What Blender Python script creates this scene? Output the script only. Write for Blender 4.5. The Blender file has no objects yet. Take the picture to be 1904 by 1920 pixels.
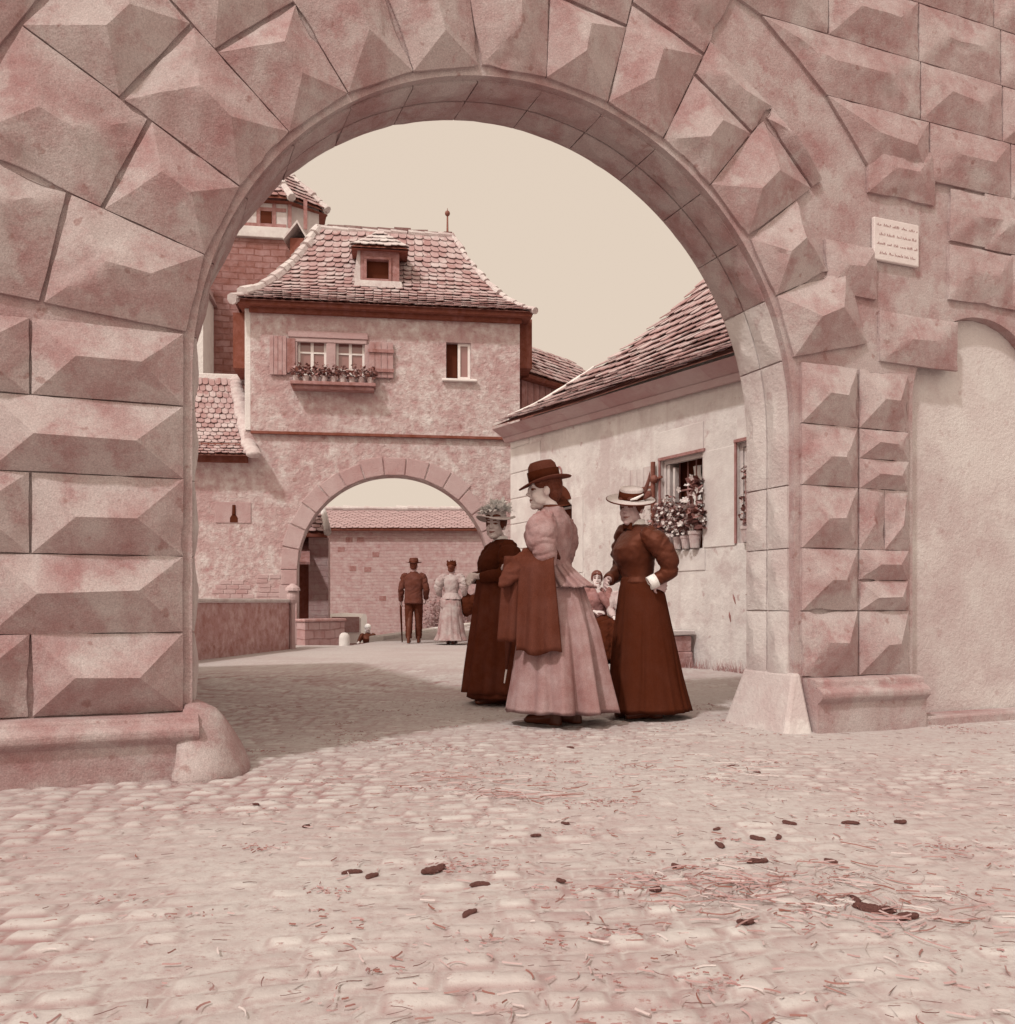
import bpy, bmesh, math, random
from mathutils import Vector, Matrix, noise
random.seed(7)
R = math.radians
sin, cos, pi = math.sin, math.cos, math.pi
scn = bpy.context.scene
COL = scn.collection

# ------------------------------------------------------------------ camera
CAMZ, FPX, CX, HY = 0.78, 1700.0, 952.0, 1130.0      # waist-level box camera
cam_d = bpy.data.cameras.new('camera'); cam = bpy.data.objects.new('camera', cam_d); COL.objects.link(cam)
cam.location = (0, 0, CAMZ); cam.rotation_euler = (R(90), 0, 0)
cam_d.sensor_fit = 'HORIZONTAL'; cam_d.sensor_width = 36.0
cam_d.lens = 36.0 * FPX / 1904.0
cam_d.shift_y = (HY - 960.0) / 1904.0
cam_d.clip_end = 1000; cam_d.clip_start = 0.05
scn.camera = cam

# ------------------------------------------------------------------ light
SUN_AZ = Vector((-0.59, -0.81, 0)).normalized()       # horizontal direction towards the sun
SUN_EL = R(50)
scn.view_settings.view_transform = 'Standard'
scn.view_settings.look = 'None'
scn.view_settings.exposure = 0.0
scn.view_settings.gamma = 1.0
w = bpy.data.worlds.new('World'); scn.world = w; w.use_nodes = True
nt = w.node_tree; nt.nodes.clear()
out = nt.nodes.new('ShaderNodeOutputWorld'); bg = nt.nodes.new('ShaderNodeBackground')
sky = nt.nodes.new('ShaderNodeTexSky'); sky.sky_type = 'NISHITA'; sky.sun_disc = False
sky.sun_elevation = SUN_EL
sky.sun_rotation = math.atan2(SUN_AZ.x, SUN_AZ.y)
sky.dust_density = 4.0; sky.air_density = 1.0
bw = nt.nodes.new('ShaderNodeRGBToBW')
mr = nt.nodes.new('ShaderNodeMapRange'); mr.inputs[1].default_value = 0; mr.inputs[2].default_value = 14
mr.inputs[3].default_value = 7.5; mr.inputs[4].default_value = 8.2; mr.clamp = True
vm = nt.nodes.new('ShaderNodeVectorMath'); vm.operation = 'SCALE'
vm.inputs[0].default_value = (1.0, 0.835, 0.685)
# bright haze added round the sun, behind the camera, to lift the soft light
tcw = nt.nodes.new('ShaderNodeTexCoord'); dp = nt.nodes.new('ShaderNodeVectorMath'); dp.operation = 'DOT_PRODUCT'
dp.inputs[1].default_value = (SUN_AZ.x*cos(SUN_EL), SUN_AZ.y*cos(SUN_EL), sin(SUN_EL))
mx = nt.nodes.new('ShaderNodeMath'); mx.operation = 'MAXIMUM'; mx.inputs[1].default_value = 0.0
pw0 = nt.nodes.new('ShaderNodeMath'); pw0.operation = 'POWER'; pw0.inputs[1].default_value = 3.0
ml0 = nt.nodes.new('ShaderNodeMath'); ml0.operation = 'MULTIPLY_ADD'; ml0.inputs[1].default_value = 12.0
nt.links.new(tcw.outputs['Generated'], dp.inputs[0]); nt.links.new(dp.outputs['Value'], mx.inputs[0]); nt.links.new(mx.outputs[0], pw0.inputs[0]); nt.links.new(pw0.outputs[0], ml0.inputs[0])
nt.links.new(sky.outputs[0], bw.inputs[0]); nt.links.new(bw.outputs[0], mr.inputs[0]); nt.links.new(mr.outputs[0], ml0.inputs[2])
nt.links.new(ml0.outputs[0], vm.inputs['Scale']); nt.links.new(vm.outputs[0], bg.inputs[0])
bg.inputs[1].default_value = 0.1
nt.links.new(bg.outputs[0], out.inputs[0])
sd = bpy.data.lights.new('sun', 'SUN'); sd.energy = 2.0; sd.angle = R(3.0); sd.color = (1.0, 0.95, 0.9)
sun = bpy.data.objects.new('sun', sd); COL.objects.link(sun); sun.location = (-20, -20, 30)
sdir = Vector((SUN_AZ.x*cos(SUN_EL), SUN_AZ.y*cos(SUN_EL), sin(SUN_EL)))
sun.rotation_euler = sdir.to_track_quat('Z', 'Y').to_euler()
scn.cycles.max_bounces = 6; scn.cycles.diffuse_bounces = 4
scn.cycles.use_denoising = True

# ------------------------------------------------------------------ tone ramp of the faded red print
_D = [(0.0, (.128, .026, .009)), (.2, (.215, .072, .048)), (.4, (.366, .181, .156)), (.55, (.479, .325, .280)), (.75, (.56, .45, .38)), (.9, (.645, .527, .445)), (1.0, (.74, .62, .52))]
def T(g, e=1.0):
    g = max(0, min(1, g))
    for (a, ca), (b, cb) in zip(_D, _D[1:]):
        if g <= b:
            f = (g-a)/(b-a); c = [x+(y-x)*f for x, y in zip(ca, cb)]; break
    return tuple(min(.88, x*k/e) for x, k in zip(c, (1.0, 1.15, 1.34))) + (1,)

class NT:
    def __init__(s, m):
        m.use_nodes = True; s.t = m.node_tree; s.t.nodes.clear()
        s.o = s.t.nodes.new('ShaderNodeOutputMaterial'); s.p = s.t.nodes.new('ShaderNodeBsdfPrincipled')
        s.t.links.new(s.p.outputs[0], s.o.inputs[0])
    def n(s, k, **kw):
        x = s.t.nodes.new('ShaderNode'+k)
        for a, b in kw.items():
            if a.startswith('i_'): x.inputs[a[2:].replace('_', ' ')].default_value = b
            else: setattr(x, a, b)
        return x
    def l(s, a, b): s.t.links.new(a, b)
    def ramp(s, src, stops):
        r = s.n('ValToRGB'); e = r.color_ramp.elements
        while len(e) < len(stops): e.new(.5)
        for k, (p, c) in zip(e, stops): k.position = p; k.color = c if len(c) == 4 else (*c, 1)
        s.l(src, r.inputs[0]); return r
    def mix(s, f, a, b, mode='MIX'):
        x = s.n('Mix', data_type='RGBA', blend_type=mode)
        for v, i in ((f, 0), (a, 6), (b, 7)):
            if hasattr(v, 'is_linked') or hasattr(v, 'links'): s.l(v, x.inputs[i])
            else: x.inputs[i].default_value = v
        return x.outputs[2]

MATS = {}
def M(name, g0, g1, scale=6.0, e=1.0, patch=0.0, patch_g=.5, patch_scale=1.2, bump=.3, bscale=40, rough=.9, island=0.0,
      spots=0.0, spot_g=.1, spot_scale=9, streak=0.0, streak_g=.3, bdist=.02, spec=.15, grain=0.0):
    """mottled dry surface: two-tone noise, worn patches, pits, optional rain streaks and per-piece tone"""
    m = bpy.data.materials.new(name); N = NT(m); MATS[name] = m
    tc = N.n('TexCoord'); co = tc.outputs['Object']
    n1 = N.n('TexNoise', i_Scale=scale, i_Detail=9.0, i_Roughness=.68); N.l(co, n1.inputs['Vector'])
    r1 = N.ramp(n1.outputs[0], [(.32, T(g0, e)), (.68, T(g1, e))]); c = r1.outputs[0]
    if island:
        gi = N.n('NewGeometry'); ri = N.ramp(gi.outputs['Random Per Island'], [(0, T(g0, e)), (.55, T((g0+g1)/2, e)), (1, T(g1, e))])
        c = N.mix(island, c, ri.outputs[0])
    if patch:
        n2 = N.n('TexNoise', i_Scale=patch_scale, i_Detail=7.0, i_Roughness=.7); N.l(co, n2.inputs['Vector'])
        r2 = N.ramp(n2.outputs[0], [(.5, (0, 0, 0, 1)), (.58, (patch,)*3+(1,))])
        c = N.mix(r2.outputs[0], c, T(patch_g, e))
    if streak:
        mp = N.n('Mapping'); mp.inputs['Scale'].default_value = (7, 7, .7); N.l(co, mp.inputs[0])
        n3 = N.n('TexNoise', i_Scale=1.0, i_Detail=5.0); N.l(mp.outputs[0], n3.inputs['Vector'])
        r3 = N.ramp(n3.outputs[0], [(.52, (0, 0, 0, 1)), (.72, (streak,)*3+(1,))])
        c = N.mix(r3.outputs[0], c, T(streak_g, e))
    if spots:
        v = N.n('TexNoise', i_Scale=spot_scale, i_Detail=3.0); N.l(co, v.inputs['Vector'])
        r4 = N.ramp(v.outputs[0], [(.66, (0, 0, 0, 1)), (.72, (spots,)*3+(1,))])
        c = N.mix(r4.outputs[0], c, T(spot_g, e))
    if grain:
        ng = N.n('TexNoise', i_Scale=170.0, i_Detail=2.0); N.l(co, ng.inputs['Vector'])
        rg = N.ramp(ng.outputs[0], [(.3, (1-grain,)*3+(1,)), (.7, (1+grain*.5,)*3+(1,))])
        c = N.mix(1.0, c, rg.outputs[0], 'MULTIPLY')
    N.l(c, N.p.inputs['Base Color']); N.p.inputs['Roughness'].default_value = rough
    N.p.inputs['Specular IOR Level'].default_value = spec
    if bump:
        nb = N.n('TexNoise', i_Scale=bscale, i_Detail=6.0, i_Roughness=.65); N.l(co, nb.inputs['Vector'])
        ad = N.n('Math', operation='ADD'); N.l(nb.outputs[0], ad.inputs[0]); N.l(n1.outputs[0], ad.inputs[1])
        b = N.n('Bump'); b.inputs['Strength'].default_value = bump; b.inputs['Distance'].default_value = bdist
        N.l(ad.outputs[0], b.inputs['Height']); N.l(b.outputs[0], N.p.inputs['Normal'])
    return m

def MB_stone(name, g0, g1, gm, bw_=.5, bh=.2, e=1.0, mort=.012, bump=.6, plane='XZ', extra=.5, pg=.3, ps=.5):
    """coursed rubble / ashlar wall"""
    m = bpy.data.materials.new(name); N = NT(m); MATS[name] = m
    tc = N.n('TexCoord'); sp = N.n('SeparateXYZ'); N.l(tc.outputs['Object'], sp.inputs[0])
    ad = N.n('Math', operation='ADD'); cb = N.n('CombineXYZ')
    N.l(sp.outputs[0], ad.inputs[0]); N.l(sp.outputs[1], ad.inputs[1])
    N.l(ad.outputs[0] if plane == 'XYZ' else sp.outputs[0], cb.inputs[0]); N.l(sp.outputs[2], cb.inputs[1])
    nz = N.n('TexNoise', i_Scale=1.3, i_Detail=3.0); N.l(tc.outputs['Object'], nz.inputs['Vector'])
    dv = N.n('VectorMath', operation='SCALE'); dv.inputs['Scale'].default_value = .12; N.l(nz.outputs['Color'], dv.inputs[0])
    av = N.n('VectorMath', operation='ADD'); N.l(cb.outputs[0], av.inputs[0]); N.l(dv.outputs[0], av.inputs[1])
    br = N.n('TexBrick', i_Scale=1.0, i_Mortar_Size=mort, i_Mortar_Smooth=.3, i_Bias=0.0, i_Brick_Width=bw_, i_Row_Height=bh)
    N.l(av.outputs[0], br.inputs['Vector'])
    br.inputs['Color1'].default_value = T(g0, e); br.inputs['Color2'].default_value = T(g1, e); br.inputs['Mortar'].default_value = T(gm, e)
    n1 = N.n('TexNoise', i_Scale=5.0, i_Detail=9.0, i_Roughness=.7); N.l(tc.outputs['Object'], n1.inputs['Vector'])
    r1 = N.ramp(n1.outputs[0], [(.35, T(g0, e)), (.65, T(g1, e))])
    c = N.mix(extra, br.outputs[0], r1.outputs[0])
    n2 = N.n('TexNoise', i_Scale=ps, i_Detail=8.0, i_Roughness=.72); N.l(tc.outputs['Object'], n2.inputs['Vector'])
    r2 = N.ramp(n2.outputs[0], [(.48, (0, 0, 0, 1)), (.62, (.6, .6, .6, 1))]); c = N.mix(r2.outputs[0], c, T(pg, e))
    N.l(c, N.p.inputs['Base Color']); N.p.inputs['Roughness'].default_value = .92; N.p.inputs['Specular IOR Level'].default_value = .1
    s1 = N.n('Math', operation='SUBTRACT'); N.l(n1.outputs[0], s1.inputs[0]); N.l(br.outputs['Fac'], s1.inputs[1])
    b = N.n('Bump'); b.inputs['Strength'].default_value = bump; b.inputs['Distance'].default_value = .03
    N.l(s1.outputs[0], b.inputs['Height']); N.l(b.outputs[0], N.p.inputs['Normal'])
    return m

M('sandstone', .40, .62, scale=5, e=1.08, patch=.5, patch_g=.74, patch_scale=2.4, bump=.5, bscale=60, spots=.5, spot_g=.26, spot_scale=13, streak=.28, streak_g=.34, grain=.22, bdist=.012)
M('joint', .2, .32, scale=8, bump=.3)
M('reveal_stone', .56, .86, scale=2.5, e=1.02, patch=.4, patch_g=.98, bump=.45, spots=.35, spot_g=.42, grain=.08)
M('plaster', .42, .84, scale=6.0, e=.86, patch=.6, patch_g=.42, patch_scale=1.0, bump=.9, bscale=16, bdist=.035, spots=.4, spot_g=.22, spot_scale=5, grain=.1, streak=.3, streak_g=.4)
M('plaster_pale', .76, 1.0, scale=2.4, e=.98, patch=.75, patch_g=.62, patch_scale=.9, bump=.6, bscale=16, spots=.6, spot_g=.45, spot_scale=6, grain=.1, streak=.45, streak_g=.62)
M('whitewash', .9, 1.0, scale=4, e=.95, bump=.7, bscale=25)
M('quoin', .78, .98, scale=3, e=1.0, patch=.4, patch_g=.62, bump=.3)
M('arch_stone', .42, .56, scale=5, e=.92, patch=.4, patch_g=.58, bump=.5, island=.6)
M('roof_far', .46, .52, scale=14, e=1.0, island=.3, bump=.4, rough=.9)
M('roof_tile', .34, .58, scale=14, e=1.0, island=.7, bump=.5, bscale=60, patch=.4, patch_g=.85, patch_scale=3, rough=.85)
M('roof_tile_dark', .3, .62, scale=14, e=1.0, island=.85, bump=.5, bscale=60, patch=.3, patch_g=.75, patch_scale=3, rough=.85)
M('roof_bed', .12, .25, scale=10, bump=.2)
M('ridge_mortar', .55, .95, scale=9, e=1.0, bump=.8, bscale=30, island=.4)
M('timber_dark', .05, .2, scale=9, e=.85, bump=.4, streak=.4, streak_g=.28)
M('timber_mid', .25, .42, scale=9, e=.9, bump=.5, streak=.5, streak_g=.15)
M('shutter_wood', .34, .5, scale=7, e=.9, bump=.4, streak=.5, streak_g=.28, patch=.3, patch_g=.55, patch_scale=4)
M('shutter_pale', .66, .92, scale=5, e=1.0, bump=.4, streak=.4, streak_g=.5)
M('white_paint', .9, 1.0, scale=8, e=.85, bump=.1)
M('dark_inside', .0, .05, scale=3, e=1.5, bump=0)  # darkness of unlit insides put into a flat colour
M('iron', .05, .2, scale=20, e=.9, bump=.2, rough=.6, spec=.4)
M('terracotta', .5, .8, scale=9, e=.95, bump=.3)
M('leaf', .1, .55, scale=20, e=.9, island=.9, bump=0, rough=.6)
M('petal', .6, 1.0, scale=20, e=.9, island=.8, bump=0)
M('wall_cap', .62, .95, scale=5, e=1.05, bump=.6, patch=.4, patch_g=.5)
M('parapet_stone', .26, .5, scale=7, e=.75, bump=.9, patch=.4, patch_g=.3, patch_scale=2.4, spots=.5, spot_g=.15, bscale=25)
M('kerb_stone', .85, 1.0, scale=3, e=1.05, bump=.3)
M('straw', .2, .72, scale=6, e=1.0, island=.95, bump=0)
M('chaff', .22, .55, scale=6, e=1.05, island=.95, bump=0)
M('dung', .1, .34, scale=15, e=.95, bump=.8, bscale=60)
M('weed', .25, .6, scale=10, e=.95, island=.9, bump=0)
M('creeper_leaf', .36, .56, scale=10, e=1.0, island=.9, bump=0)
MB_stone('tower_stone', .22, .44, .2, .42, .17, e=.95, pg=.18, ps=.4, mort=.016, bump=.9)
MB_stone('fort_stone', .40, .62, .42, .3, .13, e=.9, pg=.46, ps=.35, extra=.7)
MB_stone('low_wall', .36, .55, .25, .34, .17, e=.9, pg=.45, ps=.8, bump=.9, plane='XYZ')
# cloth, skin
def cloth(name, g0, g1, weave=260, bump=.25, fold=7, **k): return M(name, g0, g1, scale=fold, bump=bump, bscale=weave, rough=.95, spec=.04, grain=.16, bdist=.006, **k)
cloth('tweed', .34, .5, e=1.05); cloth('tweed_skirt', .34, .5, e=1.12); cloth('coat_brown', .05, .16, e=1.4)
cloth('dark_wool', .0, .05, e=1.75); cloth('dark_silk', .0, .1, e=1.9); cloth('black_felt', .0, .05, e=1.6); cloth('brown_felt', .08, .2, e=1.2)
cloth('dark_skirt', .0, .1, e=1.25); cloth('grey_suit', .08, .22, e=1.45); cloth('trouser', .02, .1, e=1.6); cloth('pale_dress', .5, .75, e=1.1); cloth('pale_skirt', .4, .72, e=1.1)
cloth('straw_hat', .66, .88, e=.95); cloth('white_linen', .95, 1.0, e=.8); cloth('shawl', .5, .68, e=.9); cloth('mid_dress', .25, .4, e=.9)
M('skin', .60, .78, scale=10, e=.82, bump=.1, rough=.6, spec=.25)
M('skin_ruddy', .42, .6, scale=10, e=.85, bump=.1, rough=.6, spec=.25)
M('lips', .24, .34, bump=0); M('eye_dark', .02, .1, bump=0, rough=.3)
M('hair', .02, .14, scale=30, e=.95, bump=.8, bscale=120, rough=.7); M('hair_brown', .1, .24, scale=30, e=.95, bump=.8, bscale=120, rough=.7)
M('shoe', .0, .04, e=1.2, bump=.05, rough=.4, spec=.4)
M('feather', .72, .95, scale=12, e=.58, island=.85, bump=0)
M('plaque_white', .66, .8, scale=5, e=.85, bump=.2); M('ink', .3, .42, bump=0)

for k_ in ('dark_silk',):
    p_ = [n for n in MATS[k_].node_tree.nodes if n.type == 'BSDF_PRINCIPLED'][0]; p_.inputs['Roughness'].default_value = .5; p_.inputs['Specular IOR Level'].default_value = .45; p_.inputs['Specular Tint'].default_value = (1, .42, .3, 1)
# window glass
gm = bpy.data.materials.new('glass'); N = NT(gm); MATS['glass'] = gm
N.p.inputs['Base Color'].default_value = T(.3); N.p.inputs['Roughness'].default_value = .08; N.p.inputs['Specular IOR Level'].default_value = .9

# ground: old worn cobbles, dust and straw trodden into the joints
def ground_mat():
    m = bpy.data.materials.new('cobbles'); N = NT(m); MATS['cobbles'] = m
    tc = N.n('TexCoord'); co = tc.outputs['Object']
    at_ = {k: N.n('Attribute', attribute_name=k).outputs['Fac'] for k in ('joint', 'tone', 'dust')}
    n6 = N.n('TexNoise', i_Scale=16.0, i_Detail=9.0, i_Roughness=.72); N.l(co, n6.inputs['Vector'])
    mt = N.n('Math', operation='MULTIPLY_ADD'); mt.inputs[1].default_value = .45; N.l(at_['tone'], mt.inputs[0]); N.l(n6.outputs[0], mt.inputs[2])
    stone = N.ramp(mt.outputs[0], [(.35, T(.5, 1.25)), (.7, T(.74, 1.25)), (1.0, T(.95, 1.25))])
    jr = N.ramp(at_['joint'], [(.15, (0, 0, 0, 1)), (.75, (1, 1, 1, 1))])
    jn = N.mix(jr.outputs[0], T(.38, 1.25), stone.outputs[0])
    sx = N.n('SeparateXYZ'); N.l(co, sx.inputs[0])
    n3 = N.n('TexNoise', i_Scale=26.0, i_Detail=7.0, i_Roughness=.75); N.l(co, n3.inputs['Vector'])
    dcol = N.ramp(n3.outputs[0], [(.28, T(.52, 1.25)), (.5, T(.8, 1.25)), (.78, T(.93, 1.25))])
    nb = N.n('TexNoise', i_Scale=.9, i_Detail=6.0, i_Roughness=.65); N.l(co, nb.inputs['Vector'])
    rb = N.ramp(nb.outputs[0], [(.42, (0, 0, 0, 1)), (.62, (.4, .4, .4, 1))])
    c = N.mix(at_['dust'], jn, dcol.outputs[0]); c = N.mix(rb.outputs[0], c, T(.55, 1.25))
    # trodden droppings and damp stains
    mp2 = N.n('Mapping'); mp2.inputs['Scale'].default_value = (1.0, .55, 1); mp2.inputs['Rotation'].default_value = (0, 0, R(70)); N.l(co, mp2.inputs[0])
    n4 = N.n('TexNoise', i_Scale=5.5, i_Detail=8.0, i_Roughness=.75); N.l(mp2.outputs[0], n4.inputs['Vector'])
    a4 = N.n('Math', operation='ADD'); g4 = N.n('MapRange'); g4.inputs[1].default_value = -2; g4.inputs[2].default_value = 2.; g4.inputs[3].default_value = -.05; g4.inputs[4].default_value = .03
    N.l(sx.outputs[0], g4.inputs[0]); N.l(n4.outputs[0], a4.inputs[0]); N.l(g4.outputs[0], a4.inputs[1])
    st = N.ramp(a4.outputs[0], [(.6, (0, 0, 0, 1)), (.72, (.65, .65, .65, 1))])
    c = N.mix(st.outputs[0], c, T(.42, 1.05))
    mp5 = N.n('Mapping'); mp5.inputs['Scale'].default_value = (.55, 1, 1); mp5.inputs['Rotation'].default_value = (0, 0, R(20)); N.l(co, mp5.inputs[0])
    n5 = N.n('TexNoise', i_Scale=60.0, i_Detail=4.0, i_Roughness=.7); N.l(mp5.outputs[0], n5.inputs['Vector'])
    r5 = N.ramp(n5.outputs[0], [(.585, (0, 0, 0, 1)), (.68, (.75, .75, .75, 1))]); c = N.mix(r5.outputs[0], c, T(.3, 1.05))
    N.l(c, N.p.inputs['Base Color']); N.p.inputs['Roughness'].default_value = .95; N.p.inputs['Specular IOR Level'].default_value = .08
    m3 = N.n('Math', operation='ADD'); N.l(n3.outputs[0], m3.inputs[0]); N.l(n6.outputs[0], m3.inputs[1])
    b = N.n('Bump'); b.inputs['Strength'].default_value = .5; b.inputs['Distance'].default_value = .008
    N.l(m3.outputs[0], b.inputs['Height']); N.l(b.outputs[0], N.p.inputs['Normal'])
ground_mat()

# ------------------------------------------------------------------ mesh builder
class MB:
    def __init__(s): s.v = []; s.f = []; s.mi = []; s.M = Matrix(); s.cur = 0
    def p(s, co): s.v.append(s.M @ Vector(co)); return len(s.v)-1
    def face(s, idx): s.f.append(tuple(idx)); s.mi.append(s.cur)
    def poly(s, pts): s.face([s.p(q) for q in pts])
    def hexa(s, b, t):                      # bottom 4, top 4 (ccw from above)
        i = [s.p(q) for q in b] + [s.p(q) for q in t]
        for q in ((3, 2, 1, 0), (4, 5, 6, 7), (0, 1, 5, 4), (1, 2, 6, 5), (2, 3, 7, 6), (3, 0, 4, 7)): s.face([i[k] for k in q])
    def box(s, a, b):
        (x0, y0, z0), (x1, y1, z1) = a, b
        s.hexa([(x0, y0, z0), (x1, y0, z0), (x1, y1, z0), (x0, y1, z0)], [(x0, y0, z1), (x1, y0, z1), (x1, y1, z1), (x0, y1, z1)])
    def loft(s, rings, closed=True, cap0=True, cap1=True):
        ids = [[s.p(q) for q in r] for r in rings]; n = len(ids[0])
        for a, b in zip(ids, ids[1:]):
            for k in range(n if closed else n-1): s.face((a[k], a[(k+1) % n], b[(k+1) % n], b[k]))
        if cap0: s.face(ids[0][::-1])
        if cap1: s.face(ids[-1])
    def tube(s, pts, rad, n=10, sx=1.0, up=None, caps=True):
        pts = [Vector(q) for q in pts]; rings = []; u = None
        if not hasattr(rad, '__len__'): rad = [rad]*len(pts)
        for i, q in enumerate(pts):
            d = (pts[min(i+1, len(pts)-1)] - pts[max(i-1, 0)]).normalized()
            if u is None:
                h = Vector(up) if up else (Vector((0, 0, 1)) if abs(d.z) < .9 else Vector((0, 1, 0)))
                u = (h - d*h.dot(d)).normalized()
            else: u = (u - d*u.dot(d)).normalized()
            vv = d.cross(u)
            rings.append([q + u*(rad[i]*cos(2*pi*k/n)) + vv*(rad[i]*sx*sin(2*pi*k/n)) for k in range(n)])
        s.loft(rings, cap0=caps, cap1=caps)
    def ell(s, c, r, n=14, m=8, rot=None):
        c = Vector(c); rot = rot or Matrix.Identity(3); rings = []
        top = s.p(c + rot @ Vector((0, 0, r[2]))); bot = s.p(c - rot @ Vector((0, 0, r[2])))
        ids = []
        for j in range(1, m):
            a = pi*j/m
            ids.append([s.p(c + rot @ Vector((r[0]*sin(a)*cos(2*pi*k/n), r[1]*sin(a)*sin(2*pi*k/n), r[2]*cos(a)))) for k in range(n)])
        for k in range(n):
            s.face((top, ids[0][k], ids[0][(k+1) % n])); s.face((bot, ids[-1][(k+1) % n], ids[-1][k]))
        for a, b in zip(ids, ids[1:]):
            for k in range(n): s.face((a[k], b[k], b[(k+1) % n], a[(k+1) % n]))
    def lathe(s, prof, n=32, fn=None, cap0=False, cap1=True):
        rings = []
        for (r, z) in prof:
            ring = []
            for k in range(n):
                a = 2*pi*k/n; q = Vector((r*cos(a), r*sin(a), z))
                ring.append(fn(q, a) if fn else q)
            rings.append(ring)
        s.loft(rings, cap0=cap0, cap1=cap1)
    def prism(s, poly, mp, d0, d1):         # poly in 2d, mp(u,v,depth)->3d
        a = [s.p(mp(u, v, d0)) for u, v in poly]; b = [s.p(mp(u, v, d1)) for u, v in poly]; n = len(poly)
        s.face(a); s.face(b[::-1])
        for k in range(n): s.face((a[k], b[k], b[(k+1) % n], a[(k+1) % n]))
    def mesh(s, name):
        me = bpy.data.meshes.new(name); me.from_pydata([tuple(q) for q in s.v], [], s.f); me.update()
        for i, k in enumerate(s.mi): me.polygons[i].material_index = k
        return me

def base_of(o):
    b = Vector((0, 0, 0))
    while o is not None: b += Vector(o.get('_b', (0, 0, 0))) if False else BASE.get(o.name, Vector((0, 0, 0))); o = None
    return b
BASE = {}
def fix_normals(me):
    bm = bmesh.new(); bm.from_mesh(me); bmesh.ops.recalc_face_normals(bm, faces=bm.faces); bm.to_mesh(me); bm.free()
def build(name, mb, mat, parent=None, smooth=False, local=False, bevel=0, fixn=True, solid=0, loc=None):
    """link ONE mesh object; under a parent the vertices are taken relative to the thing's base"""
    if parent is not None and not local:
        b = BASE.get(parent.name, Vector((0, 0, 0))); mb.v = [q - b for q in mb.v]
    elif loc is not None:
        b = Vector(loc); mb.v = [q - b for q in mb.v]
    me = mb if isinstance(mb, bpy.types.Mesh) else mb.mesh(name)
    for m in (mat if isinstance(mat, (list, tuple)) else [mat]): me.materials.append(MATS[m])
    if fixn: fix_normals(me)
    if smooth:
        for q in me.polygons: q.use_smooth = True
    o = bpy.data.objects.new(name, me); COL.objects.link(o)
    if parent is not None: o.parent = parent; BASE[o.name] = BASE.get(parent.name, Vector((0, 0, 0)))
    elif loc is not None: o.location = loc; BASE[o.name] = Vector(loc)
    if solid: s = o.modifiers.new('thickness', 'SOLIDIFY'); s.thickness = solid; s.offset = 0
    if bevel: s = o.modifiers.new('worn_edges', 'BEVEL'); s.width = bevel; s.segments = 2; s.limit_method = 'ANGLE'; s.angle_limit = R(20)
    return o
def link_mesh(name, me, mats, parent, smooth=True):
    for m in (mats if isinstance(mats, (list, tuple)) else [mats]): me.materials.append(MATS[m])
    o = bpy.data.objects.new(name, me); COL.objects.link(o); o.parent = parent
    for q in me.polygons: q.use_smooth = smooth
    return o
def tag(o, label, cat=None, group=None, kind=None):
    if label: o['label'] = label
    if cat: o['category'] = cat
    if group: o['group'] = group
    if kind: o['kind'] = kind
    return o
def thing(name, label, cat, loc=(0, 0, 0), rot=0, scale=1, group=None):
    o = bpy.data.objects.new(name, None); COL.objects.link(o); o.empty_display_size = .2
    o.location = loc; o.rotation_euler = (0, 0, rot); o.scale = (scale,)*3
    BASE[o.name] = Vector(loc); return tag(o, label, cat, group)
def remesh(mb, voxel, smooth=4, fac=.5):
    me = mb.mesh('tmp'); fix_normals(me)
    o = bpy.data.objects.new('tmp', me); COL.objects.link(o)
    r = o.modifiers.new('r', 'REMESH'); r.mode = 'VOXEL'; r.voxel_size = voxel
    if smooth: s = o.modifiers.new('s', 'SMOOTH'); s.iterations = smooth; s.factor = fac
    dg = bpy.context.evaluated_depsgraph_get(); dg.update()
    res = bpy.data.meshes.new_from_object(o.evaluated_get(dg))
    bpy.data.objects.remove(o); bpy.data.meshes.remove(me)
    return res

def weather(mb, cuts=8, amp=.005, smooth=0, fmap=None, chip=.018):
    """worn stone: subdivide, soften the arrises, roughen and knock chips off"""
    me = mb.mesh('stone'); bm = bmesh.new(); bm.from_mesh(me); bpy.data.meshes.remove(me)
    bmesh.ops.recalc_face_normals(bm, faces=bm.faces)
    bmesh.ops.subdivide_edges(bm, edges=bm.edges[:], cuts=cuts, use_grid_fill=True)
    inner = [v for v in bm.verts if not v.is_boundary]
    for _ in range(smooth): bmesh.ops.smooth_vert(bm, verts=inner, factor=.5, use_axis_x=True, use_axis_y=True, use_axis_z=True)
    bm.normal_update(); mv = []
    for v in inner:
        q = v.co; f = amp*(noise.noise(q*7) + .7*noise.noise(q*19)); k = noise.noise(q*4.3+Vector((7, 3, 1)))
        if k > .33: f -= chip*min(1, (k-.33)*6)*(.6+.4*noise.noise(q*14))
        mv.append((v, q + v.normal*f))
    for v, q in mv: v.co = q
    if fmap:
        for v in bm.verts: v.co = fmap(v.co)
    me = bpy.data.meshes.new('stone'); bm.to_mesh(me); bm.free(); return me
def build_mesh(name, me, mat, parent, smooth=True, fixn=False):
    me.update()
    b = BASE[parent.name]; me.transform(Matrix.Translation(-b)); o = link_mesh(name, me, mat, parent, smooth)
    if fixn: fix_normals(me)
    me.set_sharp_from_angle(angle=R(23)); BASE[o.name] = b; return o

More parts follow.
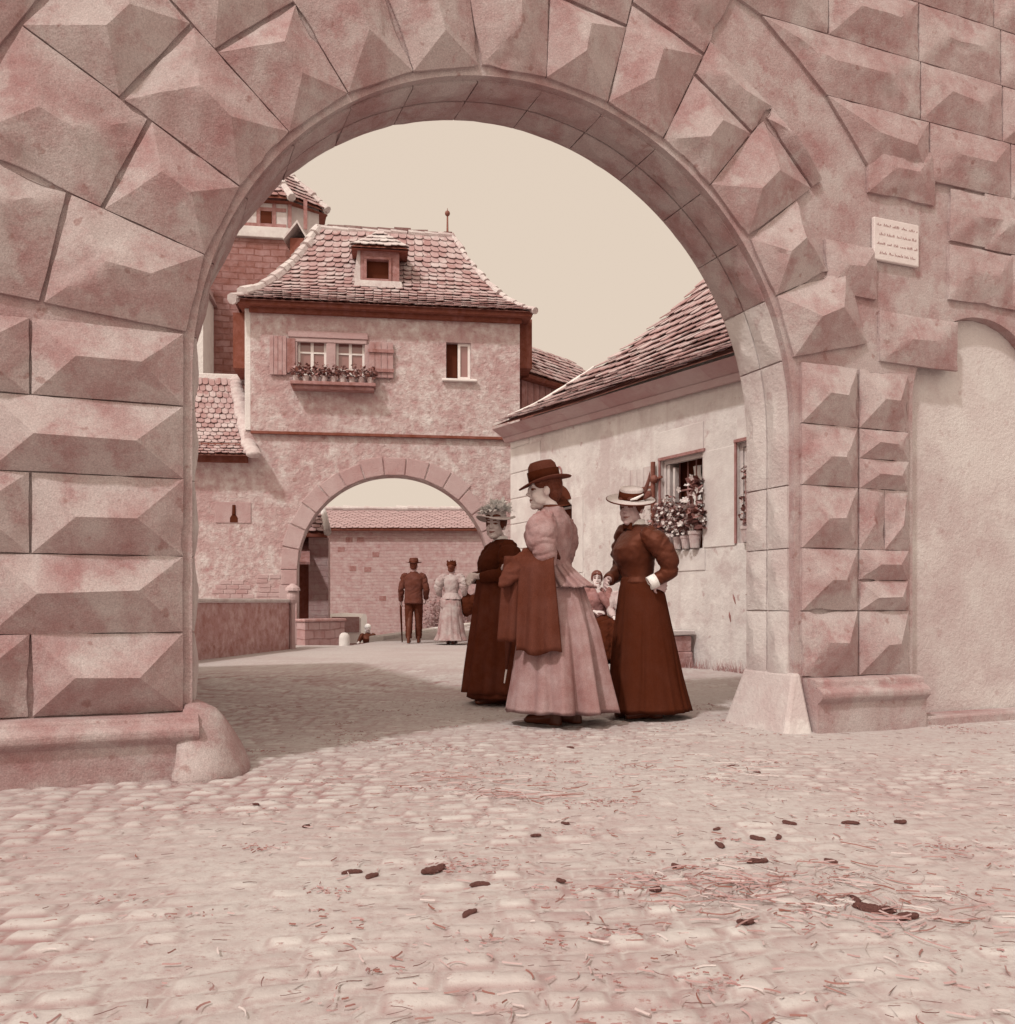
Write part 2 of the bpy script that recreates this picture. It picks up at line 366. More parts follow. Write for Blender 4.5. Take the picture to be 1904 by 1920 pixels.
class Frame:
    """a wall's own axes: s along the face, t into the wall, z up"""
    def __init__(f, o, deg):
        f.o = Vector((o[0], o[1], 0)); a = R(deg); f.s = Vector((cos(a), sin(a), 0)); f.t = Vector((-sin(a), cos(a), 0))
        f.M = Matrix(((f.s.x, f.t.x, 0, o[0]), (f.s.y, f.t.y, 0, o[1]), (0, 0, 1, 0), (0, 0, 0, 1)))
    def w(f, s, t, z): return f.o + f.s*s + f.t*t + Vector((0, 0, z))
    def px(f, x, y, t=0):
        """where the wall face (set back t) is met by the sight line measured in the photograph"""
        k = (x-CX)/FPX; o = f.o + f.t*t
        s = (k*o.y - o.x)/(f.s.x - k*f.s.y); d = o.y + f.s.y*s
        return s, CAMZ + (HY-y)/FPX*d
def at(x, y, d): return Vector(((x-CX)/FPX*d, d, CAMZ+(HY-y)/FPX*d))
def gnd(x, y):
    d = CAMZ*FPX/(y-HY); return Vector(((x-CX)/FPX*d, d, 0))
def copy_tree(o, parent=None):
    c = o.copy(); COL.objects.link(c); BASE[c.name] = BASE.get(o.name, Vector((0, 0, 0)))
    if parent is not None: c.parent = parent
    for ch in list(o.children): copy_tree(ch, c)
    return c

# ================================================================== GROUND
G = Frame((-1.44, 4.14), 22)        # the rusticated gate wall in front
F = Frame((-4.73, 16.69), 8)        # the gatehouse facade
H = Frame((2.70, 9.82), 118)        # the guard house on the right: s runs away from the camera, t is the street side
def sm(x): x = max(0, min(1, x)); return x*x*(3-2*x)
def gz(x, y):
    z = .012*noise.noise((x*.7, y*.7, 0)) + .02*noise.noise((x*.2, y*.2, 3)) if y < 60 else 0
    if y < 9: z -= .0
    xe = -2.75 + (y-17)*.094
    d = sm((xe - x)/.9) * sm((y-16.6)/3.2)
    return z - 1.45*d
def h01(a, b): return (math.sin(a*127.1+b*311.7)*43758.5453) % 1.0
CA, SA = cos(R(-8)), sin(R(-8))
def cobble(x, y):
    """height, joint, tone and dust cover of the laid stones at a point"""
    n1 = noise.noise((x*2.3, y*2.3, 1)); n2 = noise.noise((x*7, y*7, 5))
    u = x*CA-y*SA+.035*n1+.012*n2; v = x*SA+y*CA+.05*noise.noise((x*1.7, y*1.7, 9))+.012*noise.noise((x*8, y*8, 12))
    RH = .088; r = math.floor(v/RH); b = v/RH-r; W = .105+.035*h01(r, 3); uu = u/W+h01(r, 7)
    k = math.floor(uu)
    def bd(q): return q+.42*(h01(r, q*1.7)-.5)
    if uu < bd(k): k -= 1
    elif uu >= bd(k+1): k += 1
    a0, a1 = bd(k), bd(k+1); a = (uu-a0)/(a1-a0); e = min(min(a, 1-a)*(a1-a0)*W, min(b, 1-b)*RH)
    t = h01(r*3.1, k*2.3); dome = 1-math.exp(-max(0, e-.002)/.014)
    z = .0155*dome*(.75+.35*t)+.004*(t-.5)+.006*((a-.5)*(h01(k, r)-.5)+(b-.5)*(h01(k+5, r)-.5)) + .0015*n2
    dl = .58+.75*noise.noise((x*.9, y*.9, 21))+.35*noise.noise((x*3.1, y*3.1, 4))+.22*min(1.2, max(-1.6, x+.1))
    zd = .0125*min(1.15, max(.12, dl))+.0018*noise.noise((x*16, y*16, 2))
    cov = max(0, min(1, (zd-z)/.004+.35))
    return max(z, zd)*.85+.15*z, dome, t, cov
xs = [-90, -50, -30, -20, -14] + [-10+.4*i for i in range(17)] + [-3.3+.0165*i for i in range(401)] + [3.5+.4*i for i in range(17)] + [14, 20, 30, 50, 90]
ys = [-12, -8, -5, -3, -1, 0, .6]; y_ = 1.15
while y_ < 10: ys.append(y_); y_ += max(.013, .00115*y_*y_)
ys += [10.1+.2*i for i in range(85)] + [27.2+.5*i for i in range(30)] + [45, 60, 90, 140, 220]
mb = MB(); ids = []; AT = {'joint': [], 'tone': [], 'dust': []}
for y in ys:
    row = []
    for x in xs:
        if -3.4 < x < 3.4 and 1 < y < 15:
            z, jo, to, du = cobble(x, y); f = 1-sm((y-8.5)/6); z *= f; jo = .8+(jo-.8)*f; to = .5+(to-.5)*f; du = .55+(du-.55)*f
        else: z, jo, to, du = 0, .8, .5, .55
        row.append(mb.p((x, y, gz(x, y)+z))); AT['joint'].append(jo); AT['tone'].append(to); AT['dust'].append(du)
    ids.append(row)
for a, b in zip(ids, ids[1:]):
    for k in range(len(xs)-1): mb.face((a[k], a[k+1], b[k+1], b[k]))
g = build('ground', mb, 'cobbles', smooth=True, fixn=False); tag(g, 'old worn cobbled ground with dust and trodden straw', kind='structure')
for k, vals in AT.items(): g.data.attributes.new(k, 'FLOAT', 'POINT').data.foreach_set('value', vals)

# ================================================================== FRONT GATE WALL
gw = thing('gate_wall', 'rusticated stone gateway wall with diamond-pointed blocks and a wide round arch', 'gateway', (-1.44, 4.14, 0))
AR, AZ, AC, TH, TOP = 1.70, 1.82, 1.70, .46, 6.6
mb = MB(); mb.M = G.M
def wall_arches(mb, s0, s1, z1, arches, th):
    cuts = [s0]
    segs = []
    for (sc, r, zs) in arches: segs += [(cuts[-1], sc-r, None), (sc-r, sc+r, (sc, r, zs))]; cuts.append(sc+r)
    segs.append((cuts[-1], s1, None))
    for a, b, A in segs:
        if A is None:
            mb.poly([(a, 0, 0), (b, 0, 0), (b, 0, z1), (a, 0, z1)]); mb.poly([(a, th, 0), (a, th, z1), (b, th, z1), (b, th, 0)])
        else:
            sc, r, zs = A; n = 96
            P = [(sc - r*cos(pi*i/n), zs + r*sin(pi*i/n)) for i in range(n+1)]
            for (sa, za), (sb, zb) in zip(P, P[1:]):
                mb.poly([(sa, 0, za), (sb, 0, zb), (sb, 0, z1), (sa, 0, z1)]); mb.poly([(sa, th, za), (sa, th, z1), (sb, th, z1), (sb, th, zb)])
                mb.poly([(sa, 0, za), (sa, th, za), (sb, th, zb), (sb, 0, zb)])
            for ss in (sc-r, sc+r): mb.poly([(ss, 0, 0), (ss, th, 0), (ss, th, zs), (ss, 0, zs)])
    mb.poly([(s0, 0, z1), (s1, 0, z1), (s1, th, z1), (s0, th, z1)])
    mb.poly([(s0, 0, 0), (s0, th, 0), (s0, th, z1), (s0, 0, z1)]); mb.poly([(s1, 0, 0), (s1, th, 0), (s1, th, z1), (s1, 0, z1)])
DOOR = (4.93, .60, 2.06)
wall_arches(mb, -6, 10, TOP, [(AC, AR, AZ), DOOR], TH)
build('wall_core', mb, 'sandstone', gw, fixn=False)

def wrinkle_stone(me, amp):
    me.update()
    for v in me.vertices: v.co += v.normal*amp*(noise.noise(v.co*6)+.6*noise.noise(v.co*17))
def boss(mb, q, a, h, t0=-.02, f=None, jit=.012):
    """one diamond-pointed block: q = 4 corners (s,z) BL BR TR TL; ridge runs along the longer axis"""
    f = f or (lambda s, z, t: (s, t, z))
    q = [Vector((x, y)) for x, y in q]; c = sum(q, Vector((0, 0)))/4; q = [c + (p-c)*.985 for p in q]
    lw = (q[1]-q[0]).length + (q[2]-q[3]).length; lh = (q[3]-q[0]).length + (q[2]-q[1]).length
    k = random.uniform(.44, .54)
    if lw >= lh: m0, m1 = q[0].lerp(q[3], k), q[1].lerp(q[2], k)
    else: m0, m1 = q[0].lerp(q[1], k), q[3].lerp(q[2], k)
    e0, e1 = m0.lerp(m1, a), m0.lerp(m1, 1-a)
    j = lambda: random.uniform(-jit, jit)
    B = [mb.p(f(p.x, p.y, 0)) for p in q]; A = [mb.p(f(p.x, p.y, t0)) for p in q]
    h *= .95; E = [mb.p(f(e0.x+j(), e0.y+j(), t0-h+j())), mb.p(f(e1.x+j(), e1.y+j(), t0-h+j()))]
    for i in range(4): mb.face((B[i], B[(i+1) % 4], A[(i+1) % 4], A[i]))
    if lw >= lh:
        mb.face((A[0], A[1], E[1], E[0])); mb.face((A[2], A[3], E[0], E[1])); mb.face((A[1], A[2], E[1])); mb.face((A[3], A[0], E[0]))
    else:
        mb.face((A[3], A[0], E[0], E[1])); mb.face((A[1], A[2], E[1], E[0])); mb.face((A[0], A[1], E[0])); mb.face((A[2], A[3], E[1]))
RI, RO = AR+.035, AR+.48
# pier blocks (surface pattern of one part each)
LZ = [.286, .645, .99, 1.34, 1.67, 2.0]; RZ = [.33, .73, 1.107, 1.485, 1.854, 2.22]
mb = MB(); mb.M = G.M
for i, (z0, z1) in enumerate(zip(LZ, LZ[1:])):
    s = -.035; wd = .78 if i % 2 else .62
    while s > -4.5:
        boss(mb, [(s-wd, z0), (s, z0), (s, z1), (s-wd, z1)], .24 if wd > .7 else .3, .10); s -= wd; wd = .8
build_mesh('pier_blocks', weather(mb), 'sandstone', gw)
mb = MB(); mb.M = G.M
for i, (z0, z1) in enumerate(zip(RZ, RZ[1:])):
    boss(mb, [(3.44, z0), (3.87, z0), (3.87, z1), (3.44, z1)], .36, .085)
    s0, s1 = 3.88, 4.28; zm = (z0+z1)/2
    if i in (1, 3): 
        for a, b in ((z0, zm), (zm, z1)): boss(mb, [(s0, a), (s1, a), (s1, b), (s0, b)], .28, .06)
    elif i == 2:
        for a, b in ((s0, (s0+s1)/2), ((s0+s1)/2, s1)): boss(mb, [(a, z0), (b, z0), (b, z1), (a, z1)], .42, .05)
    else: boss(mb, [(s0, z0), (s1, z0), (s1, z1), (s0, z1)], .36, .08)
    s = 5.56
    while s < 9: boss(mb, [(s, z0), (s+.7, z0), (s+.7, z1), (s, z1)], .25, .08); s += .7
build_mesh('pier_blocks', weather(mb), 'sandstone', gw)
# ring of long wedge stones
mb = MB(); mb.M = G.M
NV = 13; a0, a1 = R(6.2), R(166)
angs = [a0 + (a1-a0)*i/NV for i in range(NV+1)]
def pol(r, a): return (AC - r*cos(a), AZ + r*sin(a))
for i, (a, b) in enumerate(zip(angs, angs[1:])):
    ro = RO + (.0 if i % 2 else .14)
    boss(mb, [pol(RI, b), pol(RI, a), pol(ro, a), pol(ro, b)], .34, .10)
build_mesh('arch_ring', weather(mb), 'sandstone', gw)
# second ring and the coursed field above
mb = MB(); mb.M = G.M
for i, (a, b) in enumerate(zip(angs, angs[1:])):
    if i >= NV-2: continue
    r0 = RO + (.0 if i % 2 else .14) + .015
    r9 = 2.42 if i >= NV-4 else 2.78; boss(mb, [pol(r0, b), pol(r0, a), pol(r9, a), pol(r9, b)], .36, .06 if i >= NV-4 else .085)
z = 2.0; i = 0
while z < TOP-.4:
    h = .37; z1 = z+h
    def edge(zz): q = 2.80**2 - max(0, zz-AZ)**2; return math.sqrt(q) if q > 0 else 0
    for sd in (-1, 1):
        e0, e1 = edge(z), edge(z1)
        if sd > 0 and z < 2.9: e0 = math.sqrt(max(0, 2.44**2-(z-AZ)**2)); e1 = math.sqrt(max(0, 2.44**2-(z1-AZ)**2))
        x0, x1 = AC + sd*e0, AC + sd*e1
        first = .5 + .25*(i % 2); p0, p1 = x0, x1
        for k in range(9):
            nx = AC + sd*(max(e0, e1) + first + .72*k)
            lo, hi = min(nx, p0), max(nx, p0)
            if not (sd > 0 and ((z < 2.62 and hi > 4.25 and lo < 5.6) or (z < 3.3 and z1 > 2.75 and hi > 3.95 and lo < 4.5))):
                if sd < 0: boss(mb, [(nx, z), (p0, z), (p1, z1), (nx, z1)], .28, .08)
                else: boss(mb, [(p0, z), (nx, z), (nx, z1), (p1, z1)], .28, .06)
            p0 = p1 = nx
    z = z1; i += 1
for (a_, b_, c_, d_) in ((3.62, 4.02, 2.66, 2.98), (4.04, 4.7, 2.28, 2.6), (3.95, 4.5, 3.32, 3.66), (4.62, 5.2, 2.74, 3.1), (4.63, 5.3, 3.12, 3.46)):
    boss(mb, [(a_, c_), (b_, c_), (b_, d_), (a_, d_)], .34, .045)
build_mesh('wall_blocks', weather(mb), 'sandstone', gw)
# small pyramids along jambs and soffit
mb = MB(); ms = MB()
def soff(u, t, h):
    """u = length along the intrados from the left base, t = depth; h<0 stands proud of the face"""
    L1 = AZ; L2 = AZ + pi*AR; k = -h
    if u < L1: return (0+k, t, u)
    if u > L2: return (2*AR-k, t, AZ-(u-L2))
    a = (u-L1)/AR; return (AC-(AR-k)*cos(a), t, AZ+(AR-k)*sin(a))
us = [LZ[0]] + LZ[1:-1] + [AZ + AR*a for a in angs] + [AZ+pi*AR + (AZ-zz) for zz in RZ[::-1] if zz < AZ-.02]
for u0, u1 in zip(us, us[1:]):
    n = max(1, round((u1-u0)/.37))
    for ta, tb in ((.045, .235), (.245, .445)):
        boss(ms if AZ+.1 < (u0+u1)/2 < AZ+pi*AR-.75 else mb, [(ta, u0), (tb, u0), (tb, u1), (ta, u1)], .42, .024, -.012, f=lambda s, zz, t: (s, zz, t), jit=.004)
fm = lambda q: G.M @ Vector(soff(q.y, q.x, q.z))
build_mesh('reveal_blocks', weather(mb, 5, .003, 0, fm, .008), 'reveal_stone', gw, fixn=True); build_mesh('soffit_blocks', weather(ms, 5, .003, 0, fm, .008), 'sandstone', gw, fixn=True)  # soffit shade put into the colour: darker stone than the pale jambs
# plinths with a torus moulding
def plinth(name, s0, s1, zt, zr, drop=0, cr=1):
    mb = MB(); mb.M = G.M
    prof = [(-.135, -.1), (-.14, zr-.03), (-.15, zr-.025), (-.175, zr), (-.175, zr+.035), (-.15, zr+.055), (-.125, zr+.058), (-.115, zt-.01), (-.06, zt), (0, zt)]
    rings = []
    n = 10
    for i in range(n+1):
        s = s0+(s1-s0)*i/n
        rings.append([(s, t + .006*noise.noise((s*5, t*9, z*9)), z + .006*noise.noise((s*6, z*7, 2))) for t, z in prof])
    mb.loft(rings, closed=False, cap0=False, cap1=False)
    for rr in (rings[0], rings[-1]): mb.poly([*rr, (rr[-1][0], 0, -.1)])
    build(name, mb, 'sandstone', gw, smooth=False, bevel=.01)
plinth('plinth', -5, .02, .284, .19); plinth('plinth', 3.46, 4.30, .33, .215)
# niche panel of the little side door
mb = MB(); mb.M = G.M
sc, r, zs = DOOR; n = 16
pts = [(sc-r, 0)] + [(sc-r*cos(pi*i/n), zs+r*sin(pi*i/n)) for i in range(n+1)] + [(sc+r, 0)]
mb.prism(pts, lambda u, v, d: (u, d, v), .07, .3); build('niche_panel', mb, 'reveal_stone', gw)
mb = MB(); mb.M = G.M
mb.box((4.2, -.12, -.05), (5.7, .06, .07)); build('niche_step', mb, 'sandstone', gw, bevel=.015)
# guard stones
mb = MB(); mb.M = G.M
rings = []
for j in range(9):
    a = (pi/2)*j/8; rr = .03 + .25*(1-j/8)**.55; zz = .335*(j/8)**1.05
    rings.append([(.0 + rr*1.0*cos(b)*(1.0), .06 + rr*1.15*sin(b), zz) for b in [-.62*pi + 1.24*pi*k/16 for k in range(17)]] + [(-.02, .02, zz)])
rings[0] = [(x, y, -.05) for x, y, _ in rings[0]]
mb.loft(rings); o = build('guard_stone', mb, 'sandstone', loc=tuple(G.w(0, 0, 0)), smooth=True)
wrinkle_stone(o.data, .012)
tag(o, 'rounded worn guard stone at the foot of the left gate pier', 'guard stone')
mb = MB(); mb.M = G.M
mb.hexa([(3.25, -.10, -.03), (3.44, -.135, -.03), (3.43, .60, -.03), (3.25, .52, -.03)], [(3.385, -.012, .36), (3.44, -.012, .36), (3.43, .48, .36), (3.385, .47, .36)])
o = build('guard_stone', mb, 'reveal_stone', loc=tuple(G.w(3.4, 0, 0)), bevel=.02)
tag(o, 'pale sloping wedge-shaped guard stone against the right gate pier', 'guard stone')
# inscription plaque high on the right: four lines of old script no longer readable
c = at(1682, 450, 5.7); s, z = G.px(1682, 450, -.02)
pl = thing('plaque', 'small white enamel plaque with four faded lines of script on the right gate wall', 'plaque', tuple(G.w(s, 0, z)))
mb = MB(); mb.M = G.M
sl, zt = G.px(1640, 405, -.03); sr_, zt2 = G.px(1724, 418, -.03); _, zb = G.px(1645, 486, -.03); _, zb2 = G.px(1726, 495, -.03)
mb.hexa([(sl, -.03, zb), (sr_, -.03, zb), (sr_, -.004, zb), (sl, -.004, zb)], [(sl, -.03, zt), (sr_, -.03, zt), (sr_, -.004, zt), (sl, -.004, zt)])
build('board', mb, 'plaque_white', pl, bevel=.006)
for k in range(4):
    mb = MB(); mb.M = G.M
    zc = zt - (zt-zb)*(.17+.22*k); x = sl + (sr_-sl)*(.06 + .05*(k % 2)); xe = sr_ - (sr_-sl)*(.05+.03*(k == 1))
    while x < xe:                       # words of worn pen strokes
        wl = random.uniform(.03, .065); q = x
        while q < min(x+wl, xe):
            hh = random.choice([.007, .008, .009, .016, .017]); dx = random.uniform(-.003, .004)
            mb.tube([(q, -.0305, zc-.006), (q+dx+.003, -.031, zc-.006+hh), (q+dx+.007, -.0305, zc-.003)], .0014, 4); q += .0095
        x += wl + .018
    build('script_line', mb, 'ink', pl)
# unseen block added behind the left pier to shade the passage floor
gr = thing('shade_block', 'unseen low block added behind the gate wall to shade the passage', 'shade blocker', tuple(G.w(-.1, .5, 0)))
mb = MB(); mb.M = G.M
mb.box((-5, TH+.003, -.05), (-.05, 5.6, 3.35)); build('wall', mb, 'plaster', gr)
mb = MB(); mb.M = G.M
mb.hexa([(-5.1, TH+.004, 3.35), (.02, TH+.004, 3.35), (.02, 5.7, 3.35), (-5.1, 5.7, 3.35)], [(-5.1, TH+.004, 3.9), (-1.2, TH+.004, 3.9), (-1.2, 5.0, 3.9), (-5.1, 5.0, 3.9)])
build('roof', mb, 'roof_tile_dark', gr)

# ================================================================== tiled roofs
def tiles(mb, rows, thick=.014, lift=.03, jit=.006, n=5):
    """rows: list of (pL, pR, qL, qR): lower edge and upper edge points of each course; beaver-tail tiles with round ends"""
    for r, (pL, pR, qL, qR, tw) in enumerate(rows):
        pL, pR, qL, qR = map(Vector, (pL, pR, qL, qR))
        cnt = max(1, round((pR-pL).length/tw)); off = .5 if r % 2 else 0
        for k in range(-1, cnt+1):
            u0, u1 = (k+off)/cnt, (k+1+off)/cnt
            u0, u1 = max(0, u0), min(1, u1)
            if u1-u0 < .15/cnt: continue
            a, b = pL.lerp(pR, u0), pL.lerp(pR, u1); c, d = qL.lerp(qR, u0), qL.lerp(qR, u1)
            up = ((c+d)/2 - (a+b)/2); ac = b-a
            nrm = ac.cross(up).normalized(); up = up*1.12
            g = .04; L = random.uniform(-jit, jit); sag = random.uniform(-.5, .5)*jit*2; sl_ = random.gauss(0, .035) - (.22 if random.random() < .02 else 0); tw_ = random.gauss(0, .02)
            li = lift*random.uniform(.8, 1.25)
            def pt(x, y, zz): return a + ac*(x + tw_*(y-.5)) + up*(y + sl_ + tw_*(x-.5)) + nrm*(li*(1-y) + zz + sag*x*2)
            prof = [(g, 1.15)] + [(g, .3)] + [(.5 - (.5-g)*cos(pi*i/n), .3 - (.3+L)*sin(pi*i/n)**.8) for i in range(1, n)] + [(1-g, .3), (1-g, 1.15)]
            t_ = [mb.p(pt(x, y, thick)) for x, y in prof]; bt = [mb.p(pt(x, y, 0)) for x, y in prof]
            mb.face(t_)
            m_ = len(prof)
            for i in range(m_-1): mb.face((t_[i], bt[i], bt[i+1], t_[i+1]))
def rows_from(f, n, tw, sl, sr):
    """f(s, v) -> point on the roof, v 0 eave .. 1 ridge; sl/sr(v) side limits"""
    out = []
    for i in range(n):
        v0, v1 = i/n, (i+1)/n
        out.append((f(sl(v0), v0), f(sr(v0), v0), f(sl(v1), v1), f(sr(v1), v1), tw))
    return out
def ridge_caps(mb, pts, r=.075, step=.32):
    pts = [Vector(p) for p in pts]; 
    path = [pts[0]]
    for a, b in zip(pts, pts[1:]):
        n = max(1, round((b-a).length/step))
        path += [a.lerp(b, (k+1)/n) for k in range(n)]
    for a, b in zip(path, path[1:]):
        d = (b-a); rr = r*random.uniform(.7, 1.2); o_ = Vector((random.gauss(0, .012), random.gauss(0, .012), random.gauss(0, .012))); a = a+o_; b = b+o_
        mb.tube([a - d*.06 + Vector((0, 0, .012)), b + d*.04], [rr*1.12, rr*.92], 8)

# ================================================================== GATEHOUSE
gh = thing('gatehouse', 'plastered gatehouse with round archway below and hipped tiled roof', 'gatehouse', tuple(F.w(2.5, 0, 0)))
WU = F.px(975, 700)[0]; D4 = 3.9
zj = 3.95; ze = 6.22
# lower wall with archway
sL_, _ = F.px(557, 1100, .06); sR_, _ = F.px(919, 1100, .06); gc, gr_ = (sL_+sR_)/2, (sR_-sL_)/2
_, zc_ = F.px(738, 890, .06); gzs = zc_ - gr_
mb = MB(); mb.M = F.M @ Matrix.Translation((0, .06, 0))
wall_arches(mb, -.12, 7.0, zj-.002, [(gc, gr_, gzs)], .5); wall_arches(mb, -5.5, -.121, 3.42, [], .5)
build('lower_wall', mb, 'plaster', gh, fixn=False)
mb = MB(); mb.M = F.M
n = 15
for i in range(n):
    a, b = pi*(i+.03)/n, pi*(i+.97)/n; ro = gr_ + random.uniform(.28, .36)
    pp = [(gc-gr_*1.0*cos(a), gzs+gr_*1.0*sin(a)), (gc-gr_*cos(b), gzs+gr_*sin(b)), (gc-ro*cos(b), gzs+ro*sin(b)), (gc-ro*cos(a), gzs+ro*sin(a))]
    mb.prism(pp, lambda u, v, d: (u, d, v), .035, .1)
for sd in (-1, 1):
    z = 0
    while z < gzs-.05:
        h = min(random.uniform(.3, .42), gzs-z); wd = random.uniform(.2, .38)
        x0 = gc+sd*gr_; mb.box((min(x0, x0+sd*wd), .04, z+.01), (max(x0, x0+sd*wd), .1, z+h)); z += h
build('arch_stones', mb, 'arch_stone', gh, bevel=.01)
# upper storey with window holes cut by building the face around them
W1 = F.px(558, 628)[0], F.px(612, 628)[0], F.px(585, 704)[1], F.px(585, 632)[1]
W2 = F.px(630, 628)[0], F.px(684, 628)[0], F.px(657, 706)[1], F.px(657, 635)[1]
W3 = F.px(837, 640)[0], F.px(883, 640)[0], F.px(860, 710)[1], F.px(860, 642)[1]
def holed_face(mb, s0, s1, z0, z1, holes, t=0, dep=.16):
    hs = sorted(holes); xs_ = sorted({s0, s1, *[h[0] for h in hs], *[h[1] for h in hs]})
    for a, b in zip(xs_, xs_[1:]):
        hh = [h for h in hs if h[0] <= a+1e-6 and h[1] >= b-1e-6]
        zz = [z0]
        for h in hh: zz += [h[2], h[3]]
        zz.append(z1)
        for i in range(0, len(zz), 2): mb.poly([(a, t, zz[i]), (b, t, zz[i]), (b, t, zz[i+1]), (a, t, zz[i+1])])
    for a, b, c, d in hs:
        mb.poly([(a, t, c), (a, t+dep, c), (a, t+dep, d), (a, t, d)]); mb.poly([(b, t, c), (b, t, d), (b, t+dep, d), (b, t+dep, c)])
        mb.poly([(a, t, d), (a, t+dep, d), (b, t+dep, d), (b, t, d)]); mb.poly([(a, t, c), (b, t, c), (b, t+dep, c), (a, t+dep, c)])
mb = MB(); mb.M = F.M
holed_face(mb, 0, WU, zj, ze, [W1, W2, W3])
for q in ([(0, 0, zj), (0, 0, ze), (0, D4, ze), (0, D4, zj)], [(WU, 0, zj), (WU, D4, zj), (WU, D4, ze), (WU, 0, ze)],
          [(0, D4, zj), (0, D4, ze), (WU, D4, ze), (WU, D4, zj)], [(0, 0, zj), (0, D4, zj), (WU, D4, zj), (WU, 0, zj)],
          [(0, 0, ze), (WU, 0, ze), (WU, D4, ze), (0, D4, ze)]): mb.poly(q)
build('upper_storey', mb, 'plaster', gh, fixn=False)
# windows
def casement(parent, fr, h, t, cols, rows_, fw=.045, open_l=False, mat='white_paint', sash=False):
    a, b, c, d = h
    mb = MB(); mb.M = fr.M
    f = build_frame(mb, a, b, c, d, t, fw, cols, rows_, sash)
    wn = build('window', mb, mat, parent)
    m2 = MB(); m2.M = fr.M; m2.box((a+.01, t+.03, c+.01), (b-.01, t+.036, d-.01)); build('pane', m2, 'glass', wn)
    return wn
def build_frame(mb, a, b, c, d, t, fw, cols, rows_, sash):
    mb.box((a+.003, t, c+.003), (a+fw, t+.05, d-.003)); mb.box((b-fw, t, c+.003), (b-.003, t+.05, d-.003))
    mb.box((a+fw, t, d-fw), (b-fw, t+.05, d-.003)); mb.box((a+fw, t, c+.003), (b-fw, t+.05, c+fw))
    for k in range(1, cols):
        x = a+(b-a)*k/cols; mb.box((x-fw*.6, t+.002, c+fw), (x+fw*.6, t+.048, d-fw))
    for k in rows_:
        z = c+(d-c)*k; mb.box((a+fw, t+.006, z-fw*.35), (b-fw, t+.044, z+fw*.35))
casement(gh, F, W1, .07, 2, (.62,)); casement(gh, F, W2, .07, 2, (.62, .2))
a, b, c, d = W3; mid = (a+b)/2 - .01
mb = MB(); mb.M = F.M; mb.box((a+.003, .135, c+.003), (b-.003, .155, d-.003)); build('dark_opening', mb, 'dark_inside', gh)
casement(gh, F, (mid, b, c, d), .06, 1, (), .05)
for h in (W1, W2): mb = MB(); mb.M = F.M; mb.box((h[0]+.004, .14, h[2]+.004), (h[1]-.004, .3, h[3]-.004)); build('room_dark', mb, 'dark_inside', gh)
mb = MB(); mb.M = F.M; sa, zb_ = F.px(829, 712); sb, _ = F.px(894, 712); mb.box((sa, -.09, zb_-.03), (sb, .05, zb_+.015)); build('sill', mb, 'white_paint', gh, bevel=.01)
# stone surround of the double window
mb = MB(); mb.M = F.M
x0, z1_ = F.px(541, 620); x1, _ = F.px(690, 620)
mb.box((x0, -.05, z1_-.12), (x1, .02, z1_)); mb.box((x0+.02, -.03, z1_-.2), (x1-.02, .03, z1_-.123))
for xx in (W1[0]-.09, W1[1]+.003, W2[1]+.003): mb.box((xx, -.02, W1[2]-.02), (xx+(.085 if xx != W1[1]+.003 else W2[0]-W1[1]-.006), .02, z1_-.203))
build('window_surround', mb, 'arch_stone', gh, bevel=.008)
# shutters
def shutter(x0, x1, y0, y1, ledge):
    a, zt_ = F.px(x0, y0); b, zb2_ = F.px(x1, y1)
    mb = MB(); mb.M = F.M; nb = 4
    for k in range(nb): mb.box((a+(b-a)*k/nb+.003, -.055, zb2_), (a+(b-a)*(k+1)/nb-.003, -.025, zt_))
    sh = build('shutter', mb, 'shutter_wood', gh, bevel=.004)
    if ledge:
        for zz in (zt_-.17, zb2_+.13): m2 = MB(); m2.M = F.M; m2.box((a-.02, -.085, zz-.03), (b+.01, -.057, zz+.03)); build('ledge', m2, 'timber_mid', sh)
shutter(506, 538, 630, 704, False); shutter(692, 738, 642, 710, True)
mb = MB(); mb.M = F.M; a, zt_ = F.px(538, 635); b, zb2_ = F.px(556, 700); mb.box((a, -.04, zb2_), (b-.02, -.02, zt_)); build('shutter', mb, 'timber_mid', gh)
# eaves: soffit beam, brackets
mb = MB(); mb.M = F.M
mb.box((-.2, -.26, ze-.02), (WU+.2, -.003, ze+.07)); mb.box((-.02, -.10, ze-.10), (WU+.02, -.004, ze-.023))
mb.box((-.2, 0, ze+.003), (WU+.2, D4+.2, ze+.07)); build('eaves_beam', mb, 'timber_dark', gh)
# roof
zr = 8.52; u0 = -.33
def rz(v): return ze+.06 + (zr-ze-.06)*(.46*v + .54*v*v)
sl1 = F.px(596, 440, 1.95)[0]; sr1 = F.px(850, 446, 1.95)[0]; e0, e1 = -.27, WU+.22; tr = 1.95
def slf(v): return e0+(sl1-e0)*v
def srf(v): return e1+(sr1-e1)*v
def ff(s, v): return F.w(s, u0+(tr-u0)*v, rz(v))
def fb(s, v): return F.w(s, D4+.33+(tr-D4-.33)*v, rz(v))
def fl(s, v): return F.w(slf(v), u0+(tr-u0)*v + ((D4+.33+(tr-D4-.33)*v) - (u0+(tr-u0)*v))*s, rz(v))
def fr_(s, v): return F.w(srf(v), u0+(tr-u0)*v + ((D4+.33+(tr-D4-.33)*v) - (u0+(tr-u0)*v))*s, rz(v))
mb = MB()
tiles(mb, rows_from(ff, 19, .17, slf, srf))
tiles(mb, rows_from(lambda s, v: fl(1-s, v), 19, .22, lambda v: 0, lambda v: 1))
tiles(mb, rows_from(fr_, 19, .22, lambda v: 0, lambda v: 1))
